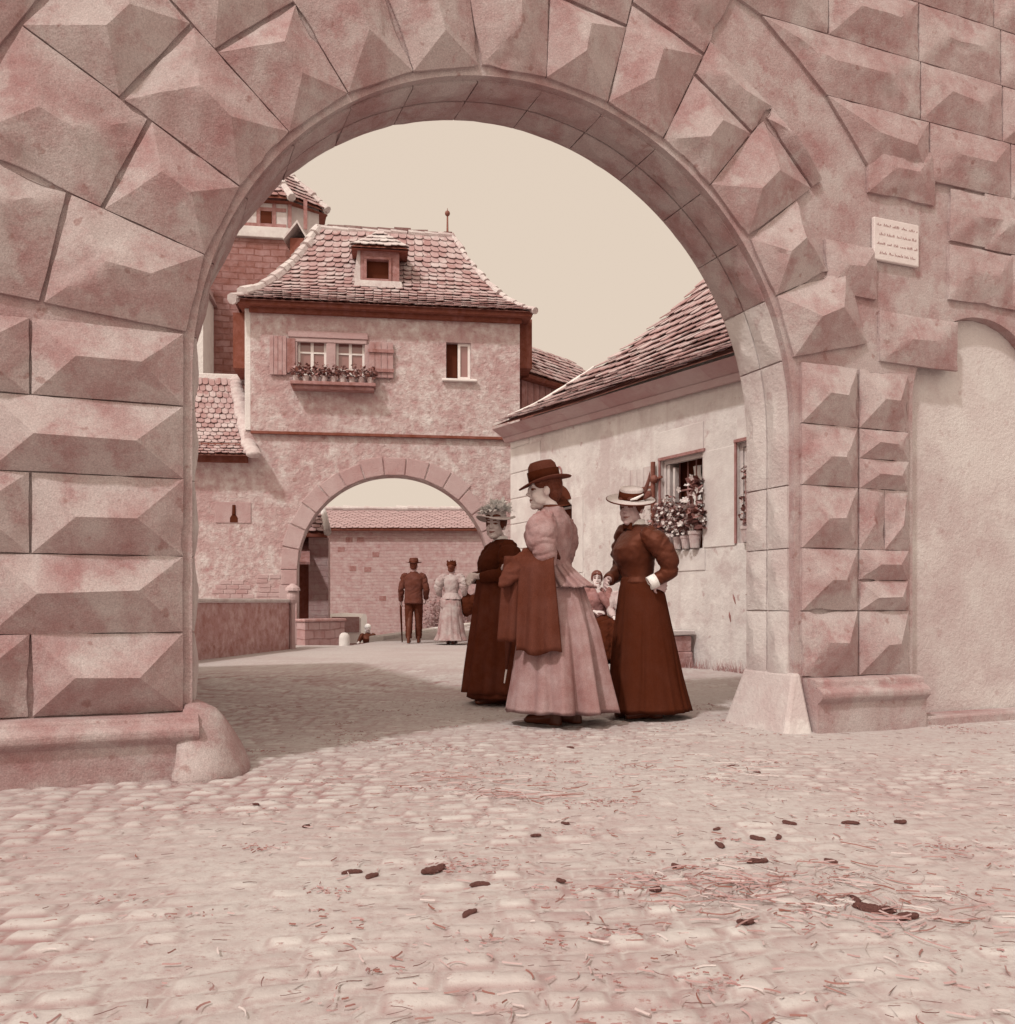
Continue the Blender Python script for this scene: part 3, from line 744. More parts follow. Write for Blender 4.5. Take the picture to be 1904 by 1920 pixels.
tiles(mb, rows_from(lambda s, v: fb(s, v), 12, .4, lambda v: srf(v), lambda v: slf(v)))
rf = build('roof', mb, 'roof_tile', gh, fixn=False)
mb = MB(); nv = 10
for fn, a_, b_ in ((ff, slf, srf), (fb, srf, slf), (lambda s, v: fl(1-s, v), lambda v: 0, lambda v: 1), (fr_, lambda v: 0, lambda v: 1)):
    for i in range(nv):
        v0, v1 = i/nv, (i+1)/nv; dz = Vector((0, 0, -.02)); mb.poly([fn(a_(v0), v0)+dz, fn(b_(v0), v0)+dz, fn(b_(v1), v1)+dz, fn(a_(v1), v1)+dz])
build('roof_bed', mb, 'roof_bed', rf, fixn=False)
mb = MB()
ridge_caps(mb, [ff(slf(1), 1), ff(srf(1), 1)], .06, .3)
ridge_caps(mb, [ff(slf(v/9), v/9) for v in range(10)], .1, .26); ridge_caps(mb, [ff(srf(v/9), v/9) for v in range(10)], .06, .24)
build('ridge_tiles', mb, 'ridge_mortar', rf, smooth=False)
# finial
mb = MB(); q = ff(srf(1)-.12, 1); zt_ = CAMZ + (HY-400)/FPX*q.y
mb.tube([q-Vector((0, 0, .05)), q+Vector((0, 0, .12)), Vector((q.x, q.y, zt_))], [.06, .022, .016], 8); mb.ell((q.x, q.y, zt_), (.055, .055, .06)); mb.tube([(q.x, q.y, zt_+.04), (q.x, q.y, zt_+.11)], [.012, .005], 6)
build('finial', mb, 'iron', gh, smooth=True)
# dormer
td = .62
x0, zb_ = F.px(676, 525, td); x1, zt_ = F.px(749, 466, td); 
dm = None
mb = MB(); mb.M = F.M
wl, wz0 = F.px(688, 522, td); wr, wz1 = F.px(729, 488, td)
holed_face(mb, x0, x1, zb_, zt_, [(wl, wr, wz0, wz1)], td, .12)
mb.poly([(x0, td, zb_), (x0, td, zt_), (x0, 1.6, zt_)]); mb.poly([(x1, td, zb_), (x1, 1.6, zt_), (x1, td, zt_)])
dm = build('dormer', mb, 'timber_mid', gh, fixn=False)
mb = MB(); mb.M = F.M; mb.box((wl+.003, td+.1, wz0+.003), (wr-.003, td+.118, wz1-.003)); build('dormer_opening', mb, 'dark_inside', dm)
mb = MB(); mb.M = F.M; 
mb.box((wl-.05, td-.03, wz0-.05), (wr+.05, td-.002, wz0-.003)); mb.box((wl-.05, td-.03, wz1+.003), (wr+.05, td-.002, wz1+.05)); mb.box((wl-.05, td-.03, wz0), (wl-.003, td-.002, wz1)); mb.box((wr+.003, td-.03, wz0), (wr+.05, td-.002, wz1))
build('dormer_frame', mb, 'timber_mid', dm)
mb = MB(); mb.M = F.M
mb.hexa([(x0-.12, td-.08, zb_-.14), (x1+.06, td-.08, zb_-.14), (x1+.06, td+.1, zb_-.1), (x0-.12, td+.1, zb_-.1)], [(x0-.1, td-.05, zb_-.01), (x1+.04, td-.05, zb_-.01), (x1+.04, td+.1, zb_+.02), (x0-.1, td+.1, zb_+.02)])
mb.hexa([(x0-.14, td-.0, zb_-.02), (x0-.003, td-.0, zb_-.02), (x0-.003, 1.0, zb_+.25), (x0-.1, 1.0, zb_+.25)], [(x0-.05, td+.02, zt_-.05), (x0-.003, td+.02, zt_-.05), (x0-.003, 1.1, zt_), (x0-.05, 1.1, zt_)])
build('dormer_flashing', mb, 'ridge_mortar', dm)
pk = F.px(703, 436, 1.0)[1]; xm = (x0+x1)/2; o_ = .17
mb = MB()
A_, B_ = F.w(x0-o_, td-.15, zt_-.03), F.w(x1+o_, td-.15, zt_-.03); Pk = F.w(xm, 1.0, pk); Pb = F.w(xm, 1.75, pk+.02); C_, D_ = F.w(x0-o_, 1.75, zt_+.12), F.w(x1+o_, 1.75, zt_+.12)
def quadrows(a, b, c, d, n, tw): return [(a.lerp(d, i/n), b.lerp(c, i/n), a.lerp(d, (i+1)/n), b.lerp(c, (i+1)/n), tw) for i in range(n)]
tiles(mb, quadrows(A_, B_, Pk+Vector((.05, 0, 0)), Pk-Vector((.05, 0, 0)), 4, .16)); tiles(mb, quadrows(C_, A_, Pk, Pb, 4, .18)); tiles(mb, quadrows(B_, D_, Pb, Pk, 4, .18))
build('dormer_roof', mb, 'ridge_mortar', dm, fixn=False)
mb = MB(); dz = Vector((0, 0, -.03))
mb.poly([A_+dz, B_+dz, Pk+dz]); mb.poly([C_+dz, A_+dz, Pk+dz, Pb+dz]); mb.poly([B_+dz, D_+dz, Pb+dz, Pk+dz]); mb.poly([A_+dz*2, C_+dz*2, D_+dz*2, B_+dz*2]); build('dormer_roof_bed', mb, 'timber_dark', dm, fixn=False)
# dark boarded bay on the left corner, white quoin strip, tiled strip on the right
mb = MB(); mb.M = F.M
a = F.px(437, 600, .35)[0]; b = F.px(461, 600, .35)[0]; zb2_ = F.px(450, 690, .35)[1]
mb.box((a, .35, zb2_), (b, 2.6, ze+.0)); build('corner_bay', mb, 'timber_dark', gh)
mb = MB(); mb.M = F.M; mb.box((F.px(459, 600, .03)[0], .03, F.px(460, 806, .03)[1]), (-.003, .5, ze-.01)); build('corner_quoin', mb, 'whitewash', gh, bevel=.01)
mb = MB(); mb.M = F.M; zb2_ = F.px(985, 690, .3)[1]; mb.box((WU+.003, .3, zb2_), (F.px(998, 600, .3)[0], 3.2, ze+.1)); build('side_cladding', mb, 'timber_dark', gh)
# jetty ledge
mb = MB(); mb.M = F.M; mb.box((.0, -.015, zj-.05), (WU, .055, zj-.003)); build('jetty_beam', mb, 'timber_dark', gh)
# loophole stone
mb = MB(); mb.M = F.M; a, z1_ = F.px(404, 941, .06); b, z0_ = F.px(471, 981, .06); mb.box((a, .045, z0_), (b, .08, z1_))
lo = build('loophole_stone', mb, 'arch_stone', gh, bevel=.006)
mb = MB(); mb.M = F.M; x_, z1_ = F.px(439, 947, .06); mb.tube([(x_, .043, z1_), (x_, .043, z0_+.16)], .03, 8); mb.box((x_-.045, .038, z0_+.165), (x_+.045, .044, z1_)) if 0 else None
mb.prism([(x_-.07, z0_+.01), (x_+.07, z0_+.01), (x_+.07, z0_+.09), (x_+.035, z0_+.15), (x_+.028, z1_), (x_-.028, z1_), (x_-.035, z0_+.15), (x_-.07, z0_+.09)], lambda u, v, d: (u, d, v), .04, .07)
build('slit', mb, 'dark_inside', lo)
# worn brick patches low on the wall
for (xa, ya, xb, yb) in ((398, 1088, 470, 1122), (480, 1082, 520, 1128)):
    mb = MB(); mb.M = F.M; a, z1_ = F.px(xa, ya, .06); b, z0_ = F.px(xb, yb, .06); z = z0_
    while z < z1_:
        x = a + random.uniform(0, .15)
        while x < b - random.uniform(0, .2): mb.box((x, .05, z), (x+.2, .075, z+.075)); x += .215
        z += .085
    build('bare_brick', mb, 'arch_stone', gh, bevel=.008)
# lean-to roof on the left
lt = thing('lean_to', 'low lean-to bay with mossy tiled roof against the left side of the gatehouse', 'lean-to', tuple(F.w(-1.2, 0, 0)))
e_r, z_e = F.px(487, 853, -.3); t_r, z_t = F.px(455, 712, 1.35)
def fq(s, v): return F.w(s, -.3+1.65*v, z_e + (z_t-z_e)*(.55*v+.45*v*v) + .03*sin(s*5))
mb = MB(); tiles(mb, rows_from(fq, 17, .12, lambda v: -4.2, lambda v: e_r-.18+(t_r-e_r)*v), lift=.022); rf = build('roof', mb, 'roof_tile', lt, fixn=False)
mb = MB()
for i in range(6): v0, v1 = i/6, (i+1)/6; dz = Vector((0, 0, -.03)); mb.poly([fq(-4.2, v0)+dz, fq(e_r-.1+(t_r-e_r)*v0, v0)+dz, fq(e_r-.1+(t_r-e_r)*v1, v1)+dz, fq(-4.2, v1)+dz])
build('roof_bed', mb, 'roof_bed', rf, fixn=False)
mb = MB()
for k in range(30):
    v = k/29; q = fq(e_r-.11+(t_r-e_r)*v, v); mb.ell(q+Vector((random.uniform(-.025, .025), 0, 0)), (.15*random.uniform(.85, 1.15), .13, .075))
me = remesh(mb, .02, 3); o = None
for v_ in me.vertices: v_.co -= BASE[lt.name]
o = link_mesh('verge_mortar', me, 'ridge_mortar', lt)
mb = MB(); mb.M = F.M; mb.box((-4.3, 1.35, z_t-.05), (t_r+.1, 1.45, z_t+.11)); build('flashing', mb, 'whitewash', lt, bevel=.02)
mb = MB(); mb.M = F.M; mb.box((-4.2, .0, z_e-.1), (e_r-.25, 1.4, z_e+.25)); build('wall_plate', mb, 'timber_dark', lt)

# ================================================================== TOWER
ty = 24.5
TW = Frame((at(300, 1000, ty).x, at(300, 1000, ty).y), 8); 
tw = thing('stone_tower', 'tall old stone tower with half-timbered top storey behind the gatehouse', 'tower', tuple(TW.w(0, 0, 0)))
sR = TW.px(537, 500)[0]; zt1 = TW.px(480, 447)[1]; zt2 = TW.px(480, 376)[1]
ang = R(30)
def pent(o=0): return [(-3-o, -o), (sR+o*.6, -o), (sR+.95*cos(ang)+o, .95*sin(ang)), (sR+.5, 4+o), (-3-o, 4+o)]
mb = MB(); mb.M = TW.M; mb.prism(pent(), lambda u, v, d: (u, v, d), -1.5, zt1); build('shaft', mb, 'tower_stone', tw)
mb = MB(); mb.M = TW.M
mb.prism(pent(.12), lambda u, v, d: (u, v, d), zt1+.003, zt1+.3); build('ledge', mb, 'quoin', tw, bevel=.02)
mb = MB(); mb.M = TW.M; mb.prism(pent(.03), lambda u, v, d: (u, v, d), zt1+.303, zt2+.12); st = build('top_storey', mb, 'shutter_pale', tw)
mb = MB(); mb.M = TW.M; sa = TW.px(430, 400)[0]
for k in range(8):
    x = sa-.9+k*.42; mb.box((x-.05, -.055, zt1+.31), (x+.05, -.032, zt2+.1))
for zz in (zt1+.36, zt1+.8, zt2+.03): mb.box((-3, -.053, zz-.05), (sR, -.034, zz+.05))
build('timber_frame', mb, 'timber_mid', st)
for k in (2, 4): x = sa-.9+k*.42; mb = MB(); mb.M = TW.M; mb.box((x+.06, -.045, zt1+.42), (x+.36, -.031, zt1+.75)); build('window', mb, 'dark_inside', st)
mb = MB(); mb.M = TW.M
base = pent(.25); ap = [(-3, 2), (sR-1.3, 1.6), (sR-1.3, 1.6), (sR-1.3, 2.4), (-3, 2.4)]; zapex = zt2 + 2.6
rows = []
def tp(k, v, u): 
    a, b = base[k], base[(k+1) % 5]; c, d = ap[k], ap[(k+1) % 5]
    p0 = Vector((a[0]+(c[0]-a[0])*v, a[1]+(c[1]-a[1])*v)); p1 = Vector((b[0]+(d[0]-b[0])*v, b[1]+(d[1]-b[1])*v)); q = p0.lerp(p1, u)
    return TW.w(q.x, q.y, zt2+.05+(zapex-zt2)*v)
m2 = MB()
for k in (0, 1, 2): tiles(m2, rows_from(lambda u, v: tp(k, v, u), 16, .3, lambda v: 0, lambda v: 1), lift=.04)
rf = build('roof', m2, 'roof_tile_dark', tw, fixn=False)
m2 = MB()
for k in range(5): m2.poly([tp(k, 0, 0)+Vector((0, 0, -.05)), tp(k, 0, 1)+Vector((0, 0, -.05)), tp(k, 1, 1), tp(k, 1, 0)])
m2.poly([tp(k, 0, 0)+Vector((0, 0, -.12)) for k in range(5)]); build('roof_bed', m2, 'timber_dark', rf, fixn=False)
m2 = MB(); ridge_caps(m2, [tp(1, v/6, 0) for v in range(7)], .1, .4); ridge_caps(m2, [tp(2, v/6, 0) for v in range(7)], .1, .4); build('ridge_tiles', m2, 'ridge_mortar', rf)
mb = MB(); q = at(541, 345, ty+1.6); mb.box((q.x-.1, q.y-.15, q.z-1.2), (q.x+.12, q.y+.15, at(541, 331, ty+1.6).z)); mb.box((q.x-.13, q.y-.18, q.z+.2), (q.x+.15, q.y+.18, q.z+.26)); build('chimney', mb, 'arch_stone', rf)
# small gabled hood against the tower
q0, q1 = at(540, 470, 22), at(572, 470, 22); zt_ = at(560, 422, 22).z; zb_ = at(560, 446, 22).z; zlow = zb_-1.6
mb = MB(); xm = (q0.x+q1.x)/2+.05
mb.hexa([(q0.x+.05, 22, zlow), (q1.x-.03, 22, zlow), (q1.x-.03, 23.8, zlow), (q0.x+.05, 23.8, zlow)], [(q0.x+.05, 22, zb_), (q1.x-.03, 22, zb_), (q1.x-.03, 23.8, zb_), (q0.x+.05, 23.8, zb_)])
hd = build('hood_turret', mb, 'timber_dark', tw)
mb = MB()
for sd, xa in ((0, q0.x-.08), (1, q1.x+.08)): mb.hexa(*[[(xa, 21.85, zb_-.1+z), (xm, 21.85, zt_+z), (xm, 23.9, zt_+z), (xa, 23.9, zb_-.1+z)] for z in (0, .07)])
build('hood_roof', mb, 'ridge_mortar', hd)
# pale rendered house end far left
mb = MB(); mb.M = TW.M; xa = TW.px(362, 640, -1.5)[0]; xb = TW.px(381, 640, -1.5)[0]; mb.box((xa-2.5, -1.5, -1), (xb, 0, TW.px(370, 540, -1.5)[1])); 
hb = thing('house_end', 'narrow whitewashed house end beside the stone tower', 'house', tuple(TW.w(xa, -1.5, 0))); build('wall', mb, 'whitewash', hb)
mb = MB(); mb.M = TW.M; z = TW.px(370, 540, -1.5)[1]; mb.hexa([(xa-2.6, -1.7, z), (xb+.1, -1.7, z), (xb+.1, .1, z), (xa-2.6, .1, z)], [(xa-2.6, -.7, z+1.4), (xb-.4, -.7, z+1.4), (xb-.4, -.6, z+1.4), (xa-2.6, -.6, z+1.4)]); build('roof', mb, 'roof_tile_dark', hb)

# ================================================================== SHED right of the gatehouse
SH = Frame((at(976, 700, 18.4).x, 18.4), 50)
sh = thing('shed', 'small boarded shed with tiled roof wedged behind the right corner of the gatehouse', 'shed', tuple(SH.w(0, 0, 0)))
ze_ = at(978, 700, 18.4).z; zt_ = at(978, 668, 18.8).z
mb = MB(); mb.M = SH.M; mb.box((.02, 0, -.05), (3.4, .35, ze_-.125)); 
for k in range(17): mb.box((.02+k*.2+.01, -.02, 1.5), (.02+k*.2+.19, -.003, ze_-.13))
build('wall', mb, 'timber_mid', sh)
mb = MB()
tiles(mb, rows_from(lambda s, v: SH.w(s, -.25+1.5*v, ze_-.04+(zt_-ze_+.75)*v), 9, .2, lambda v: 0, lambda v: 3.5)); rf = build('roof', mb, 'roof_tile', sh, fixn=False)
mb = MB(); mb.M = SH.M; mb.hexa([(0, -.2, ze_-.12), (3.5, -.2, ze_-.12), (3.5, 1.25, ze_-.12), (0, 1.25, ze_-.12)], [(0, -.24, ze_-.07), (3.5, -.24, ze_-.07), (3.5, 1.25, ze_+(zt_-ze_+.75)-.09), (0, 1.25, ze_+(zt_-ze_+.75)-.09)]); build('roof_bed', mb, 'timber_dark', rf)

# ================================================================== GUARD HOUSE (right)
hs = thing('guard_house', 'whitewashed single-storey guard house with steep tiled roof on the right', 'house', tuple(H.w(0, 0, 0)))
# H: s runs along the wall away from the camera; t = +left-hand normal, i.e. towards the street is +t
HL = 5.62
HW1 = H.px(1318, 900)[0], H.px(1240, 900)[0]; hz1 = (1.42, 2.545)
HW2 = (-.5, H.px(1383, 900)[0])
DR = (H.px(1073, 950)[0], 4.75)
Hm = H.M @ Matrix.Diagonal((1, -1, 1, 1))      # so that depth into the wall is positive
mb = MB(); mb.M = Hm
holed_face(mb, -4.5, HL, 0, 3.5, [(HW1[0], HW1[1], *hz1), (HW2[0], HW2[1], 1.44, 2.56), (DR[0], DR[1], .05, 2.2)], 0, .3)
mb.poly([(HL, 0, 0), (HL, 10, 0), (HL, 10, 3.7)] + [(HL, v*5.2, 3.5 + .46*(v*5.2+.36)+.056*(v*5.2+.36)**2) for v in (1, .8, .6, .4, .2)] + [(HL, 0, 3.6)])
mb.poly([(-4.5, 0, 0), (-4.5, 0, 3.5), (-4.5, 10, 3.5), (-4.5, 10, 0)]); mb.poly([(-4.5, 10, 0), (-4.5, 10, 3.5), (HL, 10, 3.5), (HL, 10, 0)])
build('wall', mb, 'plaster_pale', hs, fixn=False)
# door: arched head, flat dark panels in place of the unlit passage
mb = MB(); mb.M = Hm; a, b = DR; m_ = (a+b)/2; rr = (b-a)/2; n = 12
mb.box((a+.002, .28, .05), (b-.002, .3, 2.198))
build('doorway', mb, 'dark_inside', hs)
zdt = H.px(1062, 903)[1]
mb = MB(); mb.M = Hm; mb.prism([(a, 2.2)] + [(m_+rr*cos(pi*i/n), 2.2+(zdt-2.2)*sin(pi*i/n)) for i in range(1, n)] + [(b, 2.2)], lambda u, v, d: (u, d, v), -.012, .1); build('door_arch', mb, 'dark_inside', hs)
# quoins and dressed stones near the far corner
mb = MB(); mb.M = Hm; z = 0; i = 0
while z < 3.6:
    wd = .95 if i % 2 else .6; mb.box((HL-wd, -.012, z+.008), (HL+.012, .1, z+.4)); z += .41; i += 1
build('quoin', mb, 'quoin', hs, bevel=.008)
for (s0, s1, z0, z1) in ((-.5, .3, 2.57, 2.95), (HW1[0]-.02, HW1[1]+.02, 2.56, 2.9), (.33, .86, 1.42, 2.54), (HW1[0]-.05, HW1[1]+.08, 1.16, 1.405), (DR[0]-.34, DR[0]-.01, .1, 1.2), (DR[0]-.3, DR[0]-.01, 1.21, 2.3)): mb = MB(); mb.M = Hm; mb.box((s0, -.012, z0), (s1, .05, z1)); build('dressed_stone', mb, 'quoin', hs, bevel=.006)
# painted house number beside the door
mb = MB(); mb.M = Hm; s_, z_ = H.px(1048, 889, .015); mb.tube([(s_+.075*cos(a_), -.014, z_+.11*sin(a_)) for a_ in [2*pi*k/18+.6 for k in range(17)]], .012, 6); build('painted_number', mb, 'timber_mid', hs)
# eaves
def ez(s): return 3.455 + .03*(s+.1)
mb = MB(); mb.M = Hm
for i in range(20):
    s0, s1 = -4.5+i*(HL+.1+4.5)/20, -4.5+(i+1)*(HL+.1+4.5)/20; w0, w1 = ez(s0), ez(s1)
    mb.hexa([(s0, -.1, w0-.16), (s1, -.1, w1-.16), (s1, -.014, w1-.16), (s0, -.014, w0-.16)], [(s0, -.3, w0-.035), (s1, -.3, w1-.035), (s1, -.014, w1-.035), (s0, -.014, w0-.035)])
    mb.hexa([(s0, -.07, w0-.235), (s1, -.07, w1-.235), (s1, -.015, w1-.235), (s0, -.015, w0-.235)], [(s0, -.11, w0-.163), (s1, -.11, w1-.163), (s1, -.015, w1-.163), (s0, -.015, w0-.163)])
build('cornice', mb, 'arch_stone', hs)
HO = -.36; RT = 5.2
def hzf(v, s): u = v*(RT-HO); return ez(s) + .46*u + .056*u*u + .04*noise.noise((s*.8, u, 5))
def hf(s, v): return Hm @ Vector((s, HO+(RT-HO)*v, hzf(v, s)))
nseg = 20; mb = MB(); rows = []
def hrow(v0, v1, r):
    segs = 12; sa, sb = -4.6, HL+.02
    for k in range(segs):
        a, b = sb+(sa-sb)*k/segs, sb+(sa-sb)*(k+1)/segs
        tiles(mb, [(hf(a, v0), hf(b, v0), hf(a, v1), hf(b, v1), .2)] if r % 2 == 0 else [(hf(a, v0), hf(a, v0), hf(a, v1), hf(a, v1), .17)][:0] or [(hf(a, v0), hf(b, v0), hf(a, v1), hf(b, v1), .2)], lift=.04, thick=.013)
for r in range(nseg): hrow(r/nseg, (r+1)/nseg, r)
rf = build('roof', mb, 'roof_tile', hs, fixn=False)
mb = MB()
for i in range(nseg):
    for k in range(8):
        a, b = -4.6+(HL+4.6)*k/8, -4.6+(HL+4.6)*(k+1)/8; v0, v1 = i/nseg, (i+1)/nseg; dz = Vector((0, 0, -.03)); mb.poly([hf(a, v0)+dz, hf(b, v0)+dz, hf(b, v1)+dz, hf(a, v1)+dz])
mb.poly([hf(-4.6, 1), hf(HL, 1), Hm @ Vector((HL, 10.4, 3.5)), Hm @ Vector((-4.6, 10.4, 3.5))])
build('roof_bed', mb, 'roof_bed', rf, fixn=False)
mb = MB(); rings = []
for k in range(13):
    v = .06+.3*k/12; q = hf(HL+.05, v); s_ = .08 if 1 < k < 11 else .03
    rings.append([q + H.s*(dx*s_) + Vector((0, 0, dz)) for dx, dz in ((-1, .045+.01*random.random()), (1, .05+.01*random.random()), (1, -.08), (-1, -.08))])
mb.loft(rings); build('verge_mortar', mb, 'whitewash', rf)
mb = MB(); ridge_caps(mb, [hf(-4.6, 1), hf(HL, 1)], .1, .35); build('ridge_tiles', mb, 'ridge_mortar', rf)
# windows of the guard house
def hwin(a, b, c, d):
    mb = MB(); mb.M = Hm
    mb.box((a+.003, .04, c+.003), (a+.05, .1, d-.003)); mb.box((b-.05, .04, c+.003), (b-.003, .1, d-.003)); mb.box((a+.05, .04, d-.05), (b-.05, .1, d-.003))
    wn = build('window', mb, 'shutter_pale', hs)
    mb = MB(); mb.M = Hm; mb.box((a-.05, -.028, d-.0), (b+.03, .0, d+.035)); mb.box((b, -.02, c), (b+.03, .0, d)); build('window_trim', mb, 'timber_mid', wn)
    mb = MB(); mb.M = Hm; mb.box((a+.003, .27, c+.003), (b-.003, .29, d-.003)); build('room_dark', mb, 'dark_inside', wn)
    mb = MB(); mb.M = Hm
    for k in range(1, 5): x = a+(b-a)*k/5; mb.tube([(x, .17, c), (x, .17, d)], .009, 6)
    for zz in (c+(d-c)*.33, c+(d-c)*.66): mb.tube([(a, .17, zz), (b, .17, zz)], .012, 6)
    build('bars', mb, 'timber_mid', wn)
    mb = MB(); mb.M = Hm; x = (a+b)/2-.06; rings = []
    for k in range(7): zz = d-.1-.5*k/6; rings.append([(x-.05+.012*sin(k*2), .22, zz), (x+.02, .2+.01*sin(k), zz), (x+.09+.01*cos(k*3), .22, zz)])
    mb.loft(rings, closed=False, cap0=False, cap1=False); build('curtain', mb, 'white_linen', wn, fixn=False, solid=.006)
    mb = MB(); mb.M = Hm; x = b-.11; mb.box((x, .05, c+.35), (x+.05, .12, d-.06)); mb.box((x-.09, .06, c+.35), (x-.05, .12, d-.1)); build('casement', mb, 'shutter_pale', wn)
    return wn
hwin(*HW1, *hz1); hwin(*HW2, 1.44, 2.56)
# open shutter left of the window with its iron strap, and the bar
s0, s1 = HW1[1]+.14, HW1[1]+.72
mb = MB(); mb.M = Hm
for k in range(4): mb.box((s0+(s1-s0)*k/4+.003, -.055, 1.5), (s0+(s1-s0)*(k+1)/4-.003, -.025, 2.5))
sh_ = build('shutter', mb, 'shutter_pale', hs, bevel=.003)
for zz in (1.68, 2.22): mb = MB(); mb.M = Hm; mb.box((s0-.03, -.065, zz), (s1-.08, -.057, zz+.03)); build('strap', mb, 'iron', sh_)
mb = MB(); mb.M = Hm; x = s0-.055; mb.tube([(x, -.06, 1.48), (x, -.06, 2.54)], .03, 8)
for zz in (1.52, 2.32): mb.ell((x-.02, -.06, zz), (.06, .05, .055)); mb.tube([(x, -.05, zz), (x-.13, -.02, zz+.02)], .018, 6)
build('shutter_stay', mb, 'iron', hs)
# cracked, fallen plaster near the base
for (x, z, l, an) in ((.35, .82, .12, 1.2), (.12, .86, .1, .2), (.05, .45, .22, .9), (-.05, .5, .12, .5), (.42, .62, .12, 1.35)): mb = MB(); mb.M = Hm; mb.tube([(x-l/2*cos(an), -.002, z-l/2*sin(an)), (x, -.004, z+.01), (x+l/2*cos(an), -.002, z+l/2*sin(an))], [.004, .013, .003], 5); build('plaster_crack', mb, 'timber_mid', hs)

# bench along the wall
bn = thing('bench', 'long low bench of worn planks and rough stone along the guard house wall', 'bench', tuple(H.w(2.2, .3, 0)))
mb = MB(); mb.M = H.M; rings = []
for k in range(13):
    s = .98+k*(2.75)/12; j = .012*noise.noise((s*4, 1, 1)); rings.append([(s, .03, .40+j), (s, .46+j, .395), (s, .48+j, .425+j), (s, .45, .455+j), (s, .03, .45+j)])
mb.loft(rings); build('seat', mb, 'shutter_pale', bn, bevel=.01)
for s_ in (1.0, 1.9, 2.8, 3.45):
    mb = MB(); mb.M = H.M; mb.box((s_, .05, -.03), (s_+.22, .42, .2)); mb.box((s_+.01, .06, .199), (s_+.21, .41, .392)); build('support', mb, 'parapet_stone', bn, bevel=.015)
mb = MB(); mb.M = H.M; mb.box((1.23, .36, .24), (3.5, .40, .37)); build('apron', mb, 'arch_stone', bn, bevel=.01)
mb = MB(); mb.M = H.M; mb.box((.985, .43, -.02), (1.66, .456, .2)); mb.box((.99, .428, .202), (1.64, .453, .388)); build('end_block', mb, 'parapet_stone', bn, bevel=.012)

# ================================================================== low walls, fort wall, far things
def wall_run(name, label, pts, h, th, mat, cap, capmat, cat='wall', base=-.05, side=1, caph=.06, over=.03):
    t = thing(name, label, cat, (pts[0][0], pts[0][1], 0)); mb = MB(); mc = MB()
    for (x0, y0), (x1, y1) in zip(pts, pts[1:]):
        d = Vector((x1-x0, y1-y0, 0)).normalized(); n = Vector((-d.y, d.x, 0))*side
        a, b = Vector((x0, y0, 0)), Vector((x1, y1, 0))
        for M_, z0, z1, o in ((mb, base, h, 0), (mc, h+.003, h+caph, over)):
            q = [a-n*o-d*o, b-n*o+d*o, b+n*(th+o)+d*o, a+n*(th+o)-d*o]
            M_.hexa([v+Vector((0, 0, z0)) for v in q], [v+Vector((0, 0, z1)) for v in q])
    build('wall_body', mb, mat, t, bevel=.01)
    if cap: build('coping', mc, capmat, t, bevel=.02)
    return t
a, b = gnd(340, 1243), gnd(552, 1216)
ph = CAMZ - (1128-HY)/FPX*0 - .0
pw = wall_run('parapet', 'low dark stone parapet with pale coping left of the way', [((a.x-(b.x-a.x)*.9), a.y-(b.y-a.y)*.9), (b.x, b.y)], .78, .35, 'parapet_stone', True, 'wall_cap')
c_, d_ = gnd(560, 1212), gnd(645, 1207)
wall_run('garden_wall', 'short rough stone wall with dark coping inside the far archway', [(c_.x, c_.y+.5), (d_.x, d_.y+.1)], .42, .3, 'low_wall', True, 'parapet_stone')
mb = MB(); mb.lathe([(.10, -.3), (.10, .12), (.09, .18), (.055, .225), (.0, .235)], 14); q = gnd(646, 1210)
for i, v in enumerate(mb.v): mb.v[i] = v + q
o = build('bollard', mb, 'kerb_stone', loc=tuple(q), smooth=True); tag(o, 'pale round-topped stone bollard at the end of the short wall', 'bollard')
mb = MB(); q = gnd(549, 1217); mb.M = Matrix.Translation(q); mb.tube([(0, 0, -.03), (0, 0, 1.0)], [.05, .04], 8); mb.ell((0, 0, .88), (.1, .1, .14)); mb.lathe([(.13, .98), (.12, 1.03), (.03, 1.1)], 10)
o = build('stone_post', mb, 'arch_stone', loc=tuple(q)); tag(o, 'short capped post at the end of the dark parapet', 'post')
# kerb along the ramp edge
mb = MB(); p0, p1 = gnd(706, 1199), gnd(905, 1168); d = (p1-p0); n_ = 14
for k in range(n_):
    a, b = p0+d*(k/n_), p0+d*((k+.97)/n_); nn = Vector((-d.y, d.x, 0)).normalized()*.16
    mb.hexa([a-nn+Vector((0, 0, -.3)), b-nn+Vector((0, 0, -.3)), b+nn+Vector((0, 0, -.3)), a+nn+Vector((0, 0, -.3))], [a-nn+Vector((0, 0, .07)), b-nn+Vector((0, 0, .07)), b+nn+Vector((0, 0, .07)), a+nn+Vector((0, 0, .07))])
o = build('kerb', mb, 'kerb_stone', bevel=.02); tag(o, 'pale stone kerb along the ramp beyond the archway', kind='structure')
fw = thing('fortress_wall', 'long old fortress wall with tiled wall-walk roof seen through the far archway', 'wall', (-6, 38, 0))
FW = Frame((-16, 37.5), 1.0)
mb = MB(); mb.M = FW.M; zt_ = at(740, 986, 37.5).z; mb.box((0, 0, -2.2), (24, 1.2, zt_)); build('masonry', mb, 'fort_stone', fw)
mb = MB(); tiles(mb, rows_from(lambda s, v: FW.w(s, -.35+1.2*v, zt_-.1+(at(740, 955, 38.3).z-zt_+.1)*v), 13, .24, lambda v: 0, lambda v: 24), lift=.012, thick=.008); rf = build('roof', mb, 'roof_far', fw, fixn=False)
